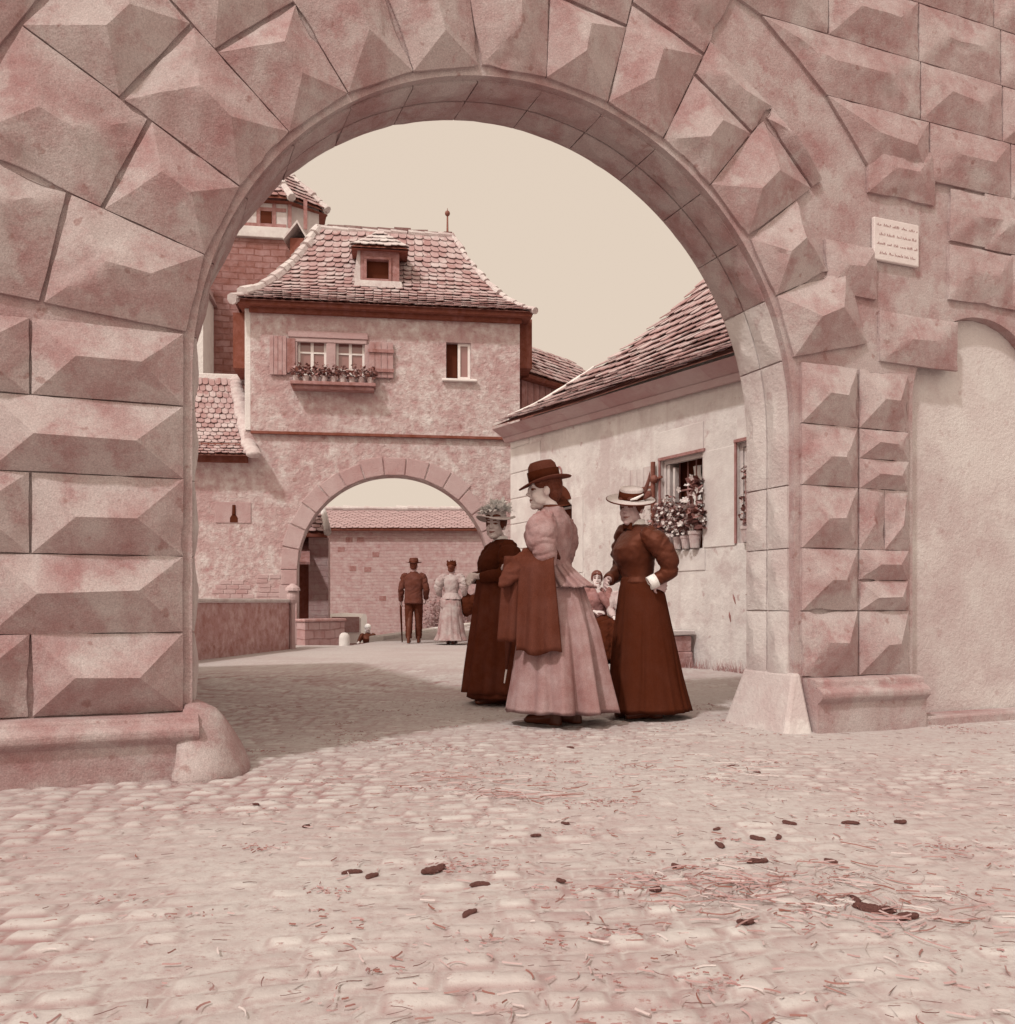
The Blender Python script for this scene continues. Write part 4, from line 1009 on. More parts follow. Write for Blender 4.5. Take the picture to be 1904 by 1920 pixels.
mb = MB(); zq = at(740, 955, 38.3).z; mb.M = FW.M; mb.hexa([(0, -.3, zt_-.2), (24, -.3, zt_-.2), (24, 1.4, zt_-.2), (0, 1.4, zt_-.2)], [(0, -.32, zt_-.14), (24, -.32, zt_-.14), (24, .85, zq-.05), (0, .85, zq-.05)]); build('roof_bed', mb, 'timber_dark', rf)
mb = MB(); ridge_caps(mb, [FW.w(0, .85, zq+.05), FW.w(24, .85, zq+.05)], .1, .45); build('ridge_tiles', mb, 'ridge_mortar', rf)
for (px, py) in ((655, 1012), (676, 1012), (662, 1066), (690, 1068), (718, 1122), (705, 1040), (640, 1030), (850, 1062)):
    s_, z_ = FW.px(px, py); mb = MB(); mb.M = FW.M; mb.box((s_-.14, -.01, z_-.1), (s_+.14, .05, z_+.1)); build('putlog_hole', mb, 'timber_mid', fw)
# lodge on the left inside the arch
LD = Frame((at(470, 1000, 21).x, 21), 10)
ld = thing('lodge', 'old stone lodge with whitewashed gable verge just inside the far archway', 'lodge', tuple(LD.w(1.2, 0, 0)))
xr = LD.px(616, 1100)[0]; zl = LD.px(600, 1000)[1]
mb = MB(); mb.M = LD.M; x3 = LD.px(579, 1100)[0]; mb.box((x3, 0, -2), (xr, 2.4, zl-.1)); build('stone_end', mb, 'fort_stone', ld)
mb = MB(); mb.M = LD.M; mb.box((-2, .5, -2), (x3-.003, 2.4, zl-.105)); build('dark_wall', mb, 'timber_dark', ld)
mb = MB(); mb.M = LD.M; zz = LD.px(580, 1052)[1]; mb.hexa([(-1, -.5, zz-.1), (x3+.05, -.5, zz-.1), (x3-.01, .49, zz+.1), (-1, .49, zz+.1)], [(-1, -.5, zz-.04), (x3+.05, -.5, zz-.04), (x3-.01, .49, zz+.6), (-1, .49, zz+.6)]); build('pent_roof', mb, 'timber_mid', ld)
mb = MB(); xe = LD.px(613, 997, -.3)[0]; xt = LD.px(599, 938, 1.2)[0]; zt_ = LD.px(599, 938, 1.2)[1]
tiles(mb, rows_from(lambda s, v: LD.w(s, -.3+1.5*v, zl+(zt_-zl)*v), 9, .22, lambda v: -2, lambda v: xe+(xt-xe)*v)); rf = build('roof', mb, 'roof_tile', ld, fixn=False)
mb = MB(); mb.M = LD.M; mb.hexa([(-2, -.28, zl-.1), (xe, -.28, zl-.1), (xe, 2.4, zl-.1), (-2, 2.4, zl-.1)], [(-2, -.28, zl-.04), (xe, -.28, zl-.04), (xt, 1.2, zt_-.05), (-2, 1.2, zt_-.05)]); build('roof_bed', mb, 'timber_dark', rf)
mb = MB(); mb.tube([LD.w(xe+.02, -.32, zl+.0), LD.w((xe+xt)/2+.03, .45, (zl+zt_)/2-.02), LD.w(xt, 1.2, zt_)], .09, 8); build('verge_mortar', mb, 'whitewash', rf, smooth=True)

# covered cart
q = Vector((at(650, 1180, 29).x, 29, -1.45))
ct = thing('covered_cart', 'pale canvas-covered cart standing below the ramp by the fortress wall', 'cart', tuple(q))
zt_ = at(650, 1149, 29).z; x0, x1 = at(612, 1180, 29).x, at(683, 1180, 29).x
mb = MB(); rings = []
for k in range(9):
    x = x0+(x1-x0)*k/8; z_ = zt_-.04*abs(k-4)/4
    rings.append([(x, 28.4, zt_-.95), (x, 28.38, z_-.12), (x, 28.6, z_-.01), (x, 29, z_), (x, 29.4, z_-.01), (x, 29.6, z_-.12), (x, 29.6, zt_-.95)])
mb.loft(rings, closed=False); build('canvas', mb, 'white_linen', ct)
mb = MB(); mb.box((x0+.3, 28.36, zt_-.6), (x1-.05, 28.379, zt_-.12)); build('side_board', mb, 'shutter_wood', ct)
mb = MB(); mb.box((x0, 28.4, zt_-1.15), (x1, 29.6, zt_-.95)); build('bed', mb, 'timber_mid', ct)
for (x, y) in ((x0+.25, 28.32), (x1-.25, 28.32), (x0+.25, 29.68), (x1-.25, 29.68)):
    mb = MB(); mb.M = Matrix.Translation((x, y, -1.45+.36)) @ Matrix.Rotation(pi/2, 4, 'X'); mb.tube([(.34*cos(2*pi*k/16), .34*sin(2*pi*k/16), 0) for k in range(17)], .035, 6)
    for k in range(4): a = pi*k/4; mb.tube([(-.33*cos(a), -.33*sin(a), 0), (.33*cos(a), .33*sin(a), 0)], .018, 5)
    build('wheel', mb, 'timber_dark', ct)

# ================================================================== PEOPLE
def rotz(a): return Matrix.Rotation(a, 4, 'Z')
def head_parts(mb, HMx, k=1.0):
    """a head facing -Y with its middle at the origin of HMx"""
    sv = mb.M; mb.M = sv @ HMx @ Matrix.Scale(k, 4); E = mb.ell
    E((0, .022, .035), (.072, .092, .085)); E((0, -.02, -.025), (.06, .07, .083)); E((0, -.052, .04), (.052, .035, .05))
    E((0, -.062, -.094), (.026, .026, .022)); E((0, -.03, -.085), (.046, .05, .03))
    for sx in (-1, 1):
        E((sx*.035, -.058, -.028), (.024, .024, .03)); E((sx*.073, .012, -.006), (.011, .022, .032)); E((sx*.03, -.074, .037), (.024, .014, .010))
        E((sx*.011, -.094, -.024), (.009, .011, .009)); E((sx*.045, -.02, -.06), (.02, .045, .03))
    E((0, -.088, .012), (.009, .014, .03), rot=Matrix.Rotation(R(-18), 3, 'X')); E((0, -.101, -.018), (.011, .014, .012))
    E((0, -.081, -.052), (.023, .012, .0075)); E((0, -.079, -.066), (.02, .012, .008))
    mb.M = sv
def hand(mb, wr, d, pn, side=1, curl=.5, k=1.0):
    """palm and five fingers: d = along the fingers, pn = palm normal (fingers curl towards it)"""
    wr = Vector(wr); d = Vector(d).normalized(); pn = Vector(pn); pn = (pn - d*pn.dot(d)).normalized(); x = d.cross(pn)*side
    Rm = Matrix((x, d, pn)).transposed()
    mb.ell(wr + d*.045*k, (.038*k, .052*k, .016*k), rot=Rm); mb.tube([wr - d*.03, wr + d*.02], [.024*k, .026*k], 8)
    for i, (off, L) in enumerate(((-.029, .066), (-.0095, .076), (.0105, .071), (.029, .055))):
        p = wr + d*.082*k + x*off*k; pts = [p - d*.03*k, p]; a = 0; dd = d
        for s_ in (.45, .32, .23):
            a += curl*(.9 if s_ != .45 else .6); dd = d*cos(a) + pn*sin(a); p = p + dd*L*s_*k + x*off*.06; pts.append(p)
        mb.tube(pts, [.0095*k, .0092*k, .0088*k, .008*k, .0062*k], 7)
    p = wr + d*.018*k - x*.028*k; q1 = p + (-x*.75 + d*.65 + pn*.25).normalized()*.036*k; q2 = q1 + (-x*.35 + d*.9 + pn*.45*curl*2).normalized()*.03*k
    mb.tube([p + x*.012*k, p, q1, q2], [.014*k, .0125*k, .0105*k, .0075*k], 7)
def ring(cx, cy, z, rx, ry, n=40, e=2.0, f=None):
    out = []
    for i in range(n):
        a = 2*pi*i/n; c, s = cos(a), sin(a)
        x, y = abs(c)**(2/e)*(1 if c >= 0 else -1), abs(s)**(2/e)*(1 if s >= 0 else -1)
        k = 1 + (f(a) if f else 0); out.append((cx+x*rx*k, cy+y*ry*k, z))
    return out
def paint_face(me, HMx, k=1.0):
    inv = (HMx @ Matrix.Scale(k, 4)).inverted()
    for p in me.polygons:
        q = inv @ p.center
        if q.y > -.035 or abs(q.x) > .06: continue
        ax = abs(q.x)
        if (ax/.027)**2 + ((q.z+.060-9*ax*ax)/.0072)**2 < 1 and q.y < -.05: p.material_index = 1
        elif ((ax-.030)/.0155)**2 + ((q.z-.012)/.0078)**2 < 1: p.material_index = 2
        elif .012 < ax < .046 and abs(q.z - .033 - .006*sin((ax-.012)/.034*pi)) < .0048: p.material_index = 3
def body(root, HMx, arms, neck, skin='skin', legs=True, vox=.0055, hk=1.0, torso=1.0, sit=None, feet=None, hair='hair'):
    """the whole figure as one continuous skin"""
    mb = MB(); head_parts(mb, HMx, hk)
    hc = HMx.translation; mb.tube([Vector(neck)+Vector((0, .01, -.06)), Vector(neck), hc + (HMx.to_3x3() @ Vector((0, .015, -.05)))*hk], [.056, .048, .05], 12)
    t = torso
    mb.loft([ring(0, .0, z*t, rx, ry, 20) for z, rx, ry in ((.84, .13, .1), (.95, .12, .09), (1.02, .10, .08), (1.12, .115, .09), (1.22, .13, .1), (1.31, .135, .075), (1.35, .07, .05))]) if not sit else mb.loft([ring(0, sit[1]*0, sit[0]+z, rx, ry, 20) for z, rx, ry in ((-.05, .14, .11), (.1, .12, .095), (.25, .11, .085), (.4, .125, .09), (.5, .13, .075), (.54, .07, .05))])
    for A in arms:
        s, e, wv = map(Vector, A['p']); mb.tube([s*.8+Vector((0, 0, s.z*.2)), s, s.lerp(e, .5), e, e.lerp(wv, .4), wv], [.05, .047, .042, .037, .035, .024], 10)
        hand(mb, wv, A['d'], A['n'], A.get('side', 1), A.get('curl', .5))
    if legs:
        for sx in (-1, 1):
            f = feet[0 if sx < 0 else 1] if feet else (sx*.08, 0)
            mb.tube([(sx*.075, 0, .86*t), (sx*.075, f[1]*.4, .5*t), (sx*.078*.5+f[0]*.5, f[1]*.8+.01, .3*t), (f[0], f[1]+.02, .06)], [.085, .058, .052, .035], 10)
            mb.tube([(f[0], f[1]+.04, .05), (f[0], f[1]-.06, .038), (f[0], f[1]-.13, .03)], [.034, .036, .024], 8)
    if sit:
        for sx in (-1, 1): mb.tube([(sx*.08, 0, sit[0]), (sx*.09, -.4, sit[0]+.02), (sx*.09, -.42, .25), (sx*.09, -.38, .06), (sx*.09, -.5, .035)], [.085, .06, .05, .035, .03], 10)
    me = remesh(mb, vox, 3, .45); paint_face(me, HMx, hk)
    for p in me.polygons:
        if p.center.z < .8 and abs(p.center.x) < .19 and not sit: p.material_index = 4
    return link_mesh('body', me, [skin, 'lips', 'eye_dark', hair, 'shoe'], root)
def hair_mesh(root, HMx, kind, mat='hair', k=1.0):
    mb = MB(); mb.M = HMx @ Matrix.Scale(k, 4)
    mb.ell((0, .036, .045), (.083, .092, .09)); 
    if kind == 'bun': mb.ell((0, .115, .03), (.045, .04, .045)); mb.ell((0, .06, -.02), (.07, .06, .06))
    if kind == 'low': mb.ell((0, .06, -.02), (.07, .05, .065)); mb.ell((0, .085, .01), (.05, .04, .05)); mb.ell((.052, -.02, .045), (.03, .045, .03)); mb.ell((-.052, -.02, .045), (.03, .045, .03)); mb.ell((0, -.04, .075), (.055, .045, .025))
    if kind == 'fringe': mb.ell((0, -.05, .07), (.058, .042, .03)); mb.ell((.06, .0, .03), (.025, .045, .045)); mb.ell((-.06, .0, .03), (.025, .045, .045)); mb.ell((0, .09, .0), (.06, .045, .06))
    if kind == 'short': mb.ell((0, .06, -.01), (.072, .055, .065))
    if kind == 'parted': mb.ell((.03, -.035, .07), (.045, .06, .03)); mb.ell((-.03, -.035, .07), (.045, .06, .03)); mb.ell((.066, .01, .02), (.02, .045, .05)); mb.ell((-.066, .01, .02), (.02, .045, .05)); mb.ell((0, .1, .02), (.05, .04, .045))
    me = remesh(mb, .006, 2); return link_mesh('hair', me, mat, root)
def sleeve(mb, pts, rads, n=16): mb.tube(pts, rads, n)
def wrinkle(me, amp, sc, seed=0, zlim=None):
    """real folds: push the cloth along its normals with ridged, slanted noise"""
    me.update(); co = []
    for v in me.vertices:
        q = v.co; w_ = .05*noise.noise((q.x*5, q.y*5, q.z*5+seed)); d = (q.z + .5*q.x + w_)*sc*1.5
        r1 = 1-2.4*abs(noise.noise((q.x*sc*.7+seed, q.y*sc*.7, d))); r2 = 1-2.4*abs(noise.noise((q.x*sc*2, q.y*sc*2+seed, (q.z-.4*q.x+w_)*sc*2.6)))
        co.append(q + v.normal*amp*(.65*r1 + .4*r2))
    for v, q in zip(me.vertices, co): v.co = q
def skirt(root, name, rings_, mat, folds, amp0, amp1, seed=1, n=200, smooth=True, sharp=1.0, deep=()):
    """hanging cloth: (z, cx, cy, rx, ry); soft round ridges with narrow valleys that start at the waist and deepen to the hem;
    deep = extra (angle, width, depth) valleys or, with negative depth, ridges"""
    rnd = random.Random(seed); cuts = sorted(rnd.uniform(0, 2*pi) for _ in range(folds*2)); cuts = [c for k, c in enumerate(cuts) if k == 0 or c-cuts[k-1] > .16]
    val = [(c, rnd.uniform(.05, .13), rnd.uniform(.35, 1.0), rnd.uniform(0, .45), rnd.uniform(-.25, .25)) for c in cuts] + [(a, w_, d, 0, 0) for a, w_, d in deep]
    def fold(a, v):
        s_ = 0
        for c, w_, d, v0, dr in val:
            da = (a - c - dr*v + pi) % (2*pi) - pi; ww = w_*(.6+.7*v); s_ -= d*sm((v-v0)/.35)*math.exp(-(da/ww)**2)
        return s_
    N_ = 30; mb = MB(); R_ = []
    for i in range(N_+1):
        v = i/N_; x = v*(len(rings_)-1); j = min(int(x), len(rings_)-2); f = x-j
        z, cx, cy, rx, ry = [a+(b-a)*f for a, b in zip(rings_[j], rings_[j+1])]
        am = amp0 + (amp1-amp0)*v
        R_.append(ring(cx, cy, z, rx, ry, n, f=lambda a: am*fold(a, v) + .3*am + .018*noise.noise((cos(a)*2.5, sin(a)*2.5, v*3+seed)) + (.006+.022*v)*(1-2.2*abs(noise.noise((cos(a)*4.5, sin(a)*4.5, v*.9+seed))))))
    hem = [Vector(q) + Vector((0, 0, .012*noise.noise((q[0]*9, q[1]*9, seed)))) for q in R_[-1]]; R_[-1] = [tuple(q) for q in hem]
    R_.append([(q.x*.985+rings_[-1][1]*.015, q.y*.985+rings_[-1][2]*.015, q.z+.012) for q in hem])
    mb.loft(R_, cap0=True, cap1=False)
    return build(name, mb, mat, root, smooth=smooth, local=True, fixn=True)
def shoe(root, x, y, rot=0, ln=.25, z=0):
    mb = MB(); mb.M = Matrix.Translation((x, y, z)) @ rotz(rot)
    mb.loft([ring(0, .07, .0, .033, .045, 16), ring(0, .065, .07, .033, .045, 16), ring(0, .06, .13, .036, .042, 16)])
    mb.ell((0, -.03, .035), (.041, .115, .035)); mb.ell((0, -.1, .022), (.034, .055, .024)); mb.box((-.024, .06, 0), (.024, .11, .035))
    me = remesh(mb, .008, 2); 
    for v in me.vertices: v.co.z = max(v.co.z, .002)
    link_mesh('shoe', me, 'shoe', root)
def torso_rings(kind):
    if kind == 'lady': return [(.955, .15, .125, .01), (1.0, .118, .10, .0), (1.07, .13, .115, -.01), (1.14, .155, .14, -.025), (1.20, .165, .145, -.03), (1.27, .172, .12, -.01), (1.32, .15, .09, .0), (1.35, .095, .07, .005), (1.375, .062, .062, .005)]
    return [(.80, .19, .15, .02), (.9, .18, .145, .0), (1.05, .175, .13, .0), (1.2, .195, .14, .0), (1.32, .205, .125, .0), (1.38, .18, .095, .0), (1.42, .09, .07, .0), (1.45, .068, .068, .0)]
def jacket(root, mat, arms, kind='lady', vox=.009, wr=.004, seed=0, name='bodice', extra=None):
    mb = MB(); mb.loft([ring(0, cy, z, rx, ry, 28, 2.3) for z, rx, ry, cy in torso_rings(kind)])
    if extra: extra(mb)
    me = remesh(mb, vox, 3); wrinkle(me, wr*.8, 9, seed); o = link_mesh(name, me, mat, root)
    for k, A in enumerate(arms):
        mb = MB(); pts, rad = A['sl']; P_ = []; Q_ = []
        for (a, b), (ra, rb) in zip(zip(pts, pts[1:]), zip(rad, rad[1:])):
            a, b = Vector(a), Vector(b)
            for q in range(6): P_.append(a.lerp(b, q/6)); Q_.append(ra+(rb-ra)*q/6)
        P_.append(Vector(pts[-1])); Q_.append(rad[-1])
        rnd = random.Random(seed*7+k); n_ = len(P_)
        cr = [(rnd.uniform(.12, 1), rnd.uniform(.012, .03), rnd.uniform(.25, 1), rnd.uniform(0, 6.28), rnd.uniform(-.12, .12)) for _ in range(16)]
        mb.tube(P_, Q_, 32)
        for i in range(n_):                # creases running round the arm, gathers at the shoulder
            for h in range(32):
                u = i/(n_-1); a = 2*pi*h/32; f = 0
                for c, w_, d, ph, sl in cr: f -= d*math.exp(-((u-c-sl*sin(a-ph))/w_)**2)*(.5+.5*cos(a-ph))
                f += (.5 if kind == 'lady' else 0)*sm((.3-u)/.25)*sin(a*9+seed)
                v = mb.v[i*32+h]; mb.v[i*32+h] = P_[i] + (v-P_[i])*(1+f*wr*24)
        me = remesh(mb, vox*.8, 2, .4); wrinkle(me, wr*.5, 14, seed+k); link_mesh('sleeve', me, mat, root)
    return o
def put(label, p, rot, k, **kw): return thing('person', label, 'person', (p[0], p[1], gz(p[0], p[1])+.010), R(rot), k, **kw)
def collar(root, z, r, h, mat, cy=.0, tilt=0):
    mb = MB(); mb.M = Matrix.Translation((0, cy, z)) @ Matrix.Rotation(tilt, 4, 'X'); mb.lathe([(r*1.02, 0), (r*.95, h), (r*.9, h), (r*.95, 0)], 24, cap1=False); return build('collar', mb, mat, root, smooth=True, local=True)

# ---- woman in the middle: tailored tweed, felt hat, coat over her arm; turned to the left, seen from behind her shoulder
d2 = 5.77; p2 = at(1036, 1350, d2)
r2 = put('woman in light tweed suit and dark felt hat, dark coat over her arm', (p2.x, p2.y), -112, 1.0)
HM2 = Matrix.Translation((.0, -.06, 1.482)) @ rotz(R(27)) @ Matrix.Rotation(R(2), 4, 'X')
AL = dict(p=[(.165, .0, 1.30), (.235, .06, 1.05), (.16, -.17, 1.03)], d=(-.35, -1, .0), n=(-.5, 0, -.8), side=-1, curl=.55)
ARm = dict(p=[(-.165, .0, 1.30), (-.21, -.02, 1.05), (-.13, -.22, 1.0)], d=(.2, -1, -.1), n=(.6, 0, -.6), side=1, curl=.6)
AL['sl'] = ([(.10, .0, 1.295), (.165, .0, 1.275), (.215, .005, 1.225), (.235, .01, 1.16), (.24, .03, 1.09), (.235, .05, 1.035), (.205, -.04, 1.03), (.17, -.14, 1.03)], [.045, .082, .1, .098, .078, .062, .054, .044])
ARm['sl'] = ([(-.10, .0, 1.295), (-.165, .0, 1.28), (-.215, -.005, 1.23), (-.235, -.005, 1.16), (-.225, -.0, 1.09), (-.205, -.02, 1.035), (-.17, -.12, 1.02), (-.14, -.2, 1.0)], [.05, .085, .1, .1, .08, .062, .052, .044])
body(r2, HM2, [AL, ARm], (0, -.01, 1.38), 'skin', feet=[(-.07, .03), (.06, -.02)])
hair_mesh(r2, HM2, 'low', 'hair')
jacket(r2, 'tweed', [AL, ARm], wr=.0105, seed=3, name='jacket')
skirt(r2, 'peplum', [(1.04, 0, .005, .117, .102), (1.0, 0, .01, .128, .112), (.94, 0, .035, .152, .15), (.865, 0, .075, .185, .205)], 'tweed', 3, .03, .17, 5, deep=[(R(8), .05, .8), (R(28), .06, 1.3), (R(48), .05, 1.2), (R(66), .06, 1.4), (R(86), .06, 1.3), (R(106), .06, 1.2), (R(130), .06, 1.0)])
skirt(r2, 'skirt', [(1.0, 0, .0, .11, .10), (.88, 0, .02, .17, .175), (.6, 0, .04, .225, .25), (.3, 0, .05, .27, .30), (.088, 0, .055, .298, .335)], 'tweed_skirt', 5, .03, .12, 8, deep=[(R(58), .07, -.9), (R(76), .075, 2.3), (R(93), .07, -.8), (R(108), .08, 1.6), (R(38), .08, 1.1), (R(20), .07, -.6), (R(-20), .1, .7)])
collar(r2, 1.355, .064, .035, 'coat_brown', -.0)
# hat: indented felt crown, dark band, brim dipping in front
HT2 = HM2 @ Matrix.Translation((0, .012, .06)) @ Matrix.Rotation(R(10), 4, 'X')
def hat_brim(root, Mx, rx, ry, prof, mat, name='hat', crown=None, band=None, bandmat='black_felt', fn=None, parent=None):
    mb = MB(); mb.M = Mx
    def q(v, a): return Vector((v.x*rx, v.y*ry, v.z + (fn(a, v.xy.length) if fn else 0)))
    mb.lathe(prof, 44, q, cap0=False, cap1=True); o = build(name, mb, mat, root, smooth=True, local=True, solid=.004)
    if band:
        m2 = MB(); m2.M = Mx; m2.lathe(band, 44, lambda v, a: Vector((v.x*rx, v.y*ry, v.z)), cap1=False); build('hat_band', m2, bandmat, o, smooth=True, local=True, solid=.003)
    return o
hat2 = hat_brim(r2, HT2, .86, 1.06, [(.165, .005), (.16, .0), (.10, .003), (.093, .012), (.09, .06), (.082, .108), (.066, .13), (.045, .134), (.02, .122)], 'brown_felt', fn=lambda a, r: (.025*cos(a)**2*sm((r-.1)/.05) if r > .1 else 0) - .02*(.5-.5*sin(a))*sm((r-.1)/.05), band=[(.097, .01), (.096, .075), (.094, .075), (.09, .01)])
# dark coat folded over the forearm, hanging in front of her skirt
mb = MB(); rings_ = []
for i in range(19):
    v = i/18; z = 1.085 - .62*v; wv = .105 + .035*v
    rings_.append([(.268 + .03*sin(u*pi) + .014*sin(u*15+v*2)*(.3+v) + .012*v - .05*(1-sm(v/.12)), -.01 + (u-.5)*2*wv + .02*v, z + .015*sin(u*8+1)*(1 if i in (0, 18) else .6)) for u in [k/30 for k in range(31)]])
top = [[(x - .05*j, y, z - .012*j*j) for x, y, z in rings_[0]] for j in (2, 1)]
mb.loft(top + rings_, closed=False, cap0=False, cap1=False); build('draped_coat', mb, 'coat_brown', r2, smooth=True, local=True, solid=.02, fixn=False)
mb = MB(); rings_ = []
for i in range(19):                               # second fold of the coat behind it, nearer her front
    v = i/18; z = 1.06 - .53*v; wv = .075 + .02*v
    rings_.append([(.235 + .025*sin(u*pi) + .012*sin(u*11+v*2) - .0*v, -.15 + (u-.5)*2*wv - .03*v, z) for u in [k/20 for k in range(21)]])
mb.loft(rings_, closed=False, cap0=False, cap1=False); build('draped_coat', mb, 'coat_brown', r2, smooth=True, local=True, solid=.02, fixn=False)
mb = MB(); rings_ = []
for i in range(15):                               # the coat's sleeve sticking out ahead of her
    v = i/14; c = Vector((.225, .0, 1.125)).lerp(Vector((.315, -.225, .868)), v) + Vector((0, -.03*sin(v*pi), -.015*sin(v*pi))); wd = .035 + .045*sin(v*pi) - .022*v
    rings_.append([c + Vector((.026*cos(a), 0, 0)) + Vector((0, .75, -.55))*(wd*sin(a)) for a in [2*pi*k/18 for k in range(18)]])
mb.loft(rings_); me = remesh(mb, .009, 2); wrinkle(me, .010, 10, 4); link_mesh('coat_sleeve', me, 'coat_brown', r2)
shoe(r2, .05, -.03, R(-8)); shoe(r2, -.07, .06, R(6))
# umbrella held upright by the woman, point down
pu = at(948, 1200, 5.95); um = thing('umbrella', 'slim furled umbrella with pale tip held point down before the tweed suit', 'umbrella', (pu.x, pu.y, .0))
mb = MB(); a_, b_ = at(962, 1100, 5.9), at(950, 1255, 5.95); 
mb.tube([a_, a_.lerp(b_, .15), a_.lerp(b_, .6), b_], [.012, .028, .024, .009], 8); build('canopy', mb, 'coat_brown', um, smooth=True)
mb = MB(); mb.tube([b_, at(946, 1281, 5.96)], [.007, .005], 6); build('tip', mb, 'white_paint', um)
mb = MB(); mb.tube([a_, at(965, 1078, 5.88), at(972, 1070, 5.87)], .008, 6); build('handle', mb, 'timber_mid', um)

# ---- woman on the left in dark, feathered hat, face to the camera
p1 = at(939, 1315, 6.98)
r1 = put('woman in dark clothes with pale feather-trimmed hat smiling at the camera', (p1.x, p1.y), -68, .915)
HM1 = Matrix.Translation((0, -.045, 1.487)) @ rotz(R(44)) @ Matrix.Rotation(R(-2), 4, 'X')
A1 = dict(p=[(.165, .0, 1.30), (.25, -.02, 1.07), (.07, -.24, 1.06)], d=(-1, -.5, .05), n=(0, .8, -.6), side=-1, curl=.5)
A2 = dict(p=[(-.165, .0, 1.30), (-.25, -.02, 1.07), (-.06, -.26, 1.03)], d=(1, -.4, .0), n=(0, .8, -.5), side=1, curl=.5)
for A, sx in ((A1, 1), (A2, -1)): A['sl'] = ([(sx*.10, .005, 1.295), (sx*.165, 0, 1.29), (sx*.22, -.005, 1.235), (sx*.25, -.015, 1.17), (sx*.25, -.03, 1.08), (sx*.19, -.12, 1.06), (sx*.1, -.215, 1.05)], [.05, .08, .098, .098, .075, .06, .045])
body(r1, HM1, [A1, A2], (0, -.008, 1.385), 'skin'); hair_mesh(r1, HM1, 'parted', 'hair')
jacket(r1, 'dark_wool', [A1, A2], wr=.007, seed=11, extra=lambda mb: mb.ell((0, -.085, 1.15), (.14, .10, .10)))
skirt(r1, 'skirt', [(1.0, 0, .0, .115, .105), (.88, 0, .01, .17, .17), (.6, 0, .01, .215, .22), (.3, 0, .01, .25, .255), (.05, 0, .01, .28, .28)], 'dark_skirt', 6, .03, .12, 3)
collar(r1, 1.355, .062, .045, 'white_linen', -.002)
mb = MB(); rings_ = []
for i in range(24):                               # long open cloak over her near arm, falling close along the skirt
    v = i/23; z = 1.09 - .99*v; r_ = .15 + .12*v
    rings_.append([((r_+.022+.016*sin(u*23+v*2)*(.3+v))*cos(a), -.01+(r_+.04+.016*sin(u*23+v*2)*(.3+v))*sin(a), z + .10*(u-.5)*(1-v)) for u, a in [(k/40, R(-95)+R(105)*k/40) for k in range(41)]])
mb.loft(rings_, closed=False, cap0=False, cap1=False); build('cloak', mb, 'dark_skirt', r1, smooth=True, local=True, solid=.016, fixn=False)
HT1 = HM1 @ Matrix.Translation((0, .005, .062)) @ Matrix.Rotation(R(3), 4, 'X')
hat1 = hat_brim(r1, HT1, 1, 1, [(.165, -.002), (.16, .006), (.1, .008), (.088, .012), (.085, .055), (.07, .07), (.03, .072)], 'straw_hat', fn=lambda a, r: .02*sin(2*a)*sm((r-.1)/.06))
def plumes(parent, Mx, spots, n, L, seed):
    rnd = random.Random(seed); mb = MB(); mb.M = Mx
    for c in spots:
        for _ in range(n):
            a, e = rnd.uniform(0, 6.28), rnd.uniform(-.1, 1.3); d = Vector((cos(a)*cos(e), sin(a)*cos(e), sin(e))); l = L*rnd.uniform(.6, 1.2); p = Vector(c)
            s_ = d.cross(Vector((.3, .2, 1))).normalized()*l*.16; q = [p, p+d*l*.5+Vector((0, 0, l*.1)), p+d*l+Vector((0, 0, -l*.15))]
            mb.poly([q[0]-s_*.4, q[0]+s_*.4, q[1]+s_]); mb.poly([q[0]-s_*.4, q[1]+s_, q[1]-s_]); mb.poly([q[1]-s_, q[1]+s_, q[2]])
    return build('feathers', mb, 'feather', parent, local=True, fixn=False)
plumes(hat1, HT1, [(-.11, -.03, .04), (-.06, -.08, .05), (.0, -.09, .06), (.06, -.06, .06), (-.03, 0, .10), (.04, .03, .11), (.1, .0, .06), (.0, .06, .09), (-.08, .05, .07)], 60, .085, 5)
shoe(r1, .06, -.1, 0); shoe(r1, -.06, -.06, 0)

# ---- woman on the right in dark silk, boater, hand on hip
p3 = at(1196, 1350, 6.03)
r3 = put('woman in dark dress with pale boater hat, white collar and bow tie', (p3.x, p3.y), -72, .935)
HM3 = Matrix.Translation((0, -.05, 1.485)) @ rotz(R(36)) @ Matrix.Rotation(R(3), 4, 'X')
B1 = dict(p=[(.165, .0, 1.30), (.235, .13, 1.06), (.20, .02, .965)], d=(-.15, .85, -.25), n=(-1, 0, 0), side=1, curl=.35)
B2 = dict(p=[(-.165, .0, 1.30), (-.24, .0, 1.06), (-.08, -.2, .98)], d=(.7, -.5, -.2), n=(.3, .8, -.3), side=1, curl=.5)
B1['sl'] = ([(.10, .005, 1.295), (.165, .01, 1.29), (.212, .04, 1.24), (.24, .08, 1.18), (.245, .12, 1.10), (.24, .125, 1.04), (.22, .075, 1.0), (.205, .03, .972)], [.045, .072, .081, .08, .07, .06, .051, .044])
B2['sl'] = ([(-.09, .005, 1.315), (-.165, .0, 1.325), (-.225, .0, 1.26), (-.25, .0, 1.17), (-.24, .0, 1.08), (-.17, -.09, 1.02), (-.1, -.18, .985)], [.055, .082, .092, .09, .07, .055, .045])
body(r3, HM3, [B1, B2], (0, -.012, 1.385), 'skin_ruddy'); hair_mesh(r3, HM3, 'parted', 'hair')
def bust(mb): mb.ell((0, -.075, 1.16), (.135, .10, .10))
jacket(r3, 'dark_silk', [B1, B2], wr=.007, seed=21, extra=bust)
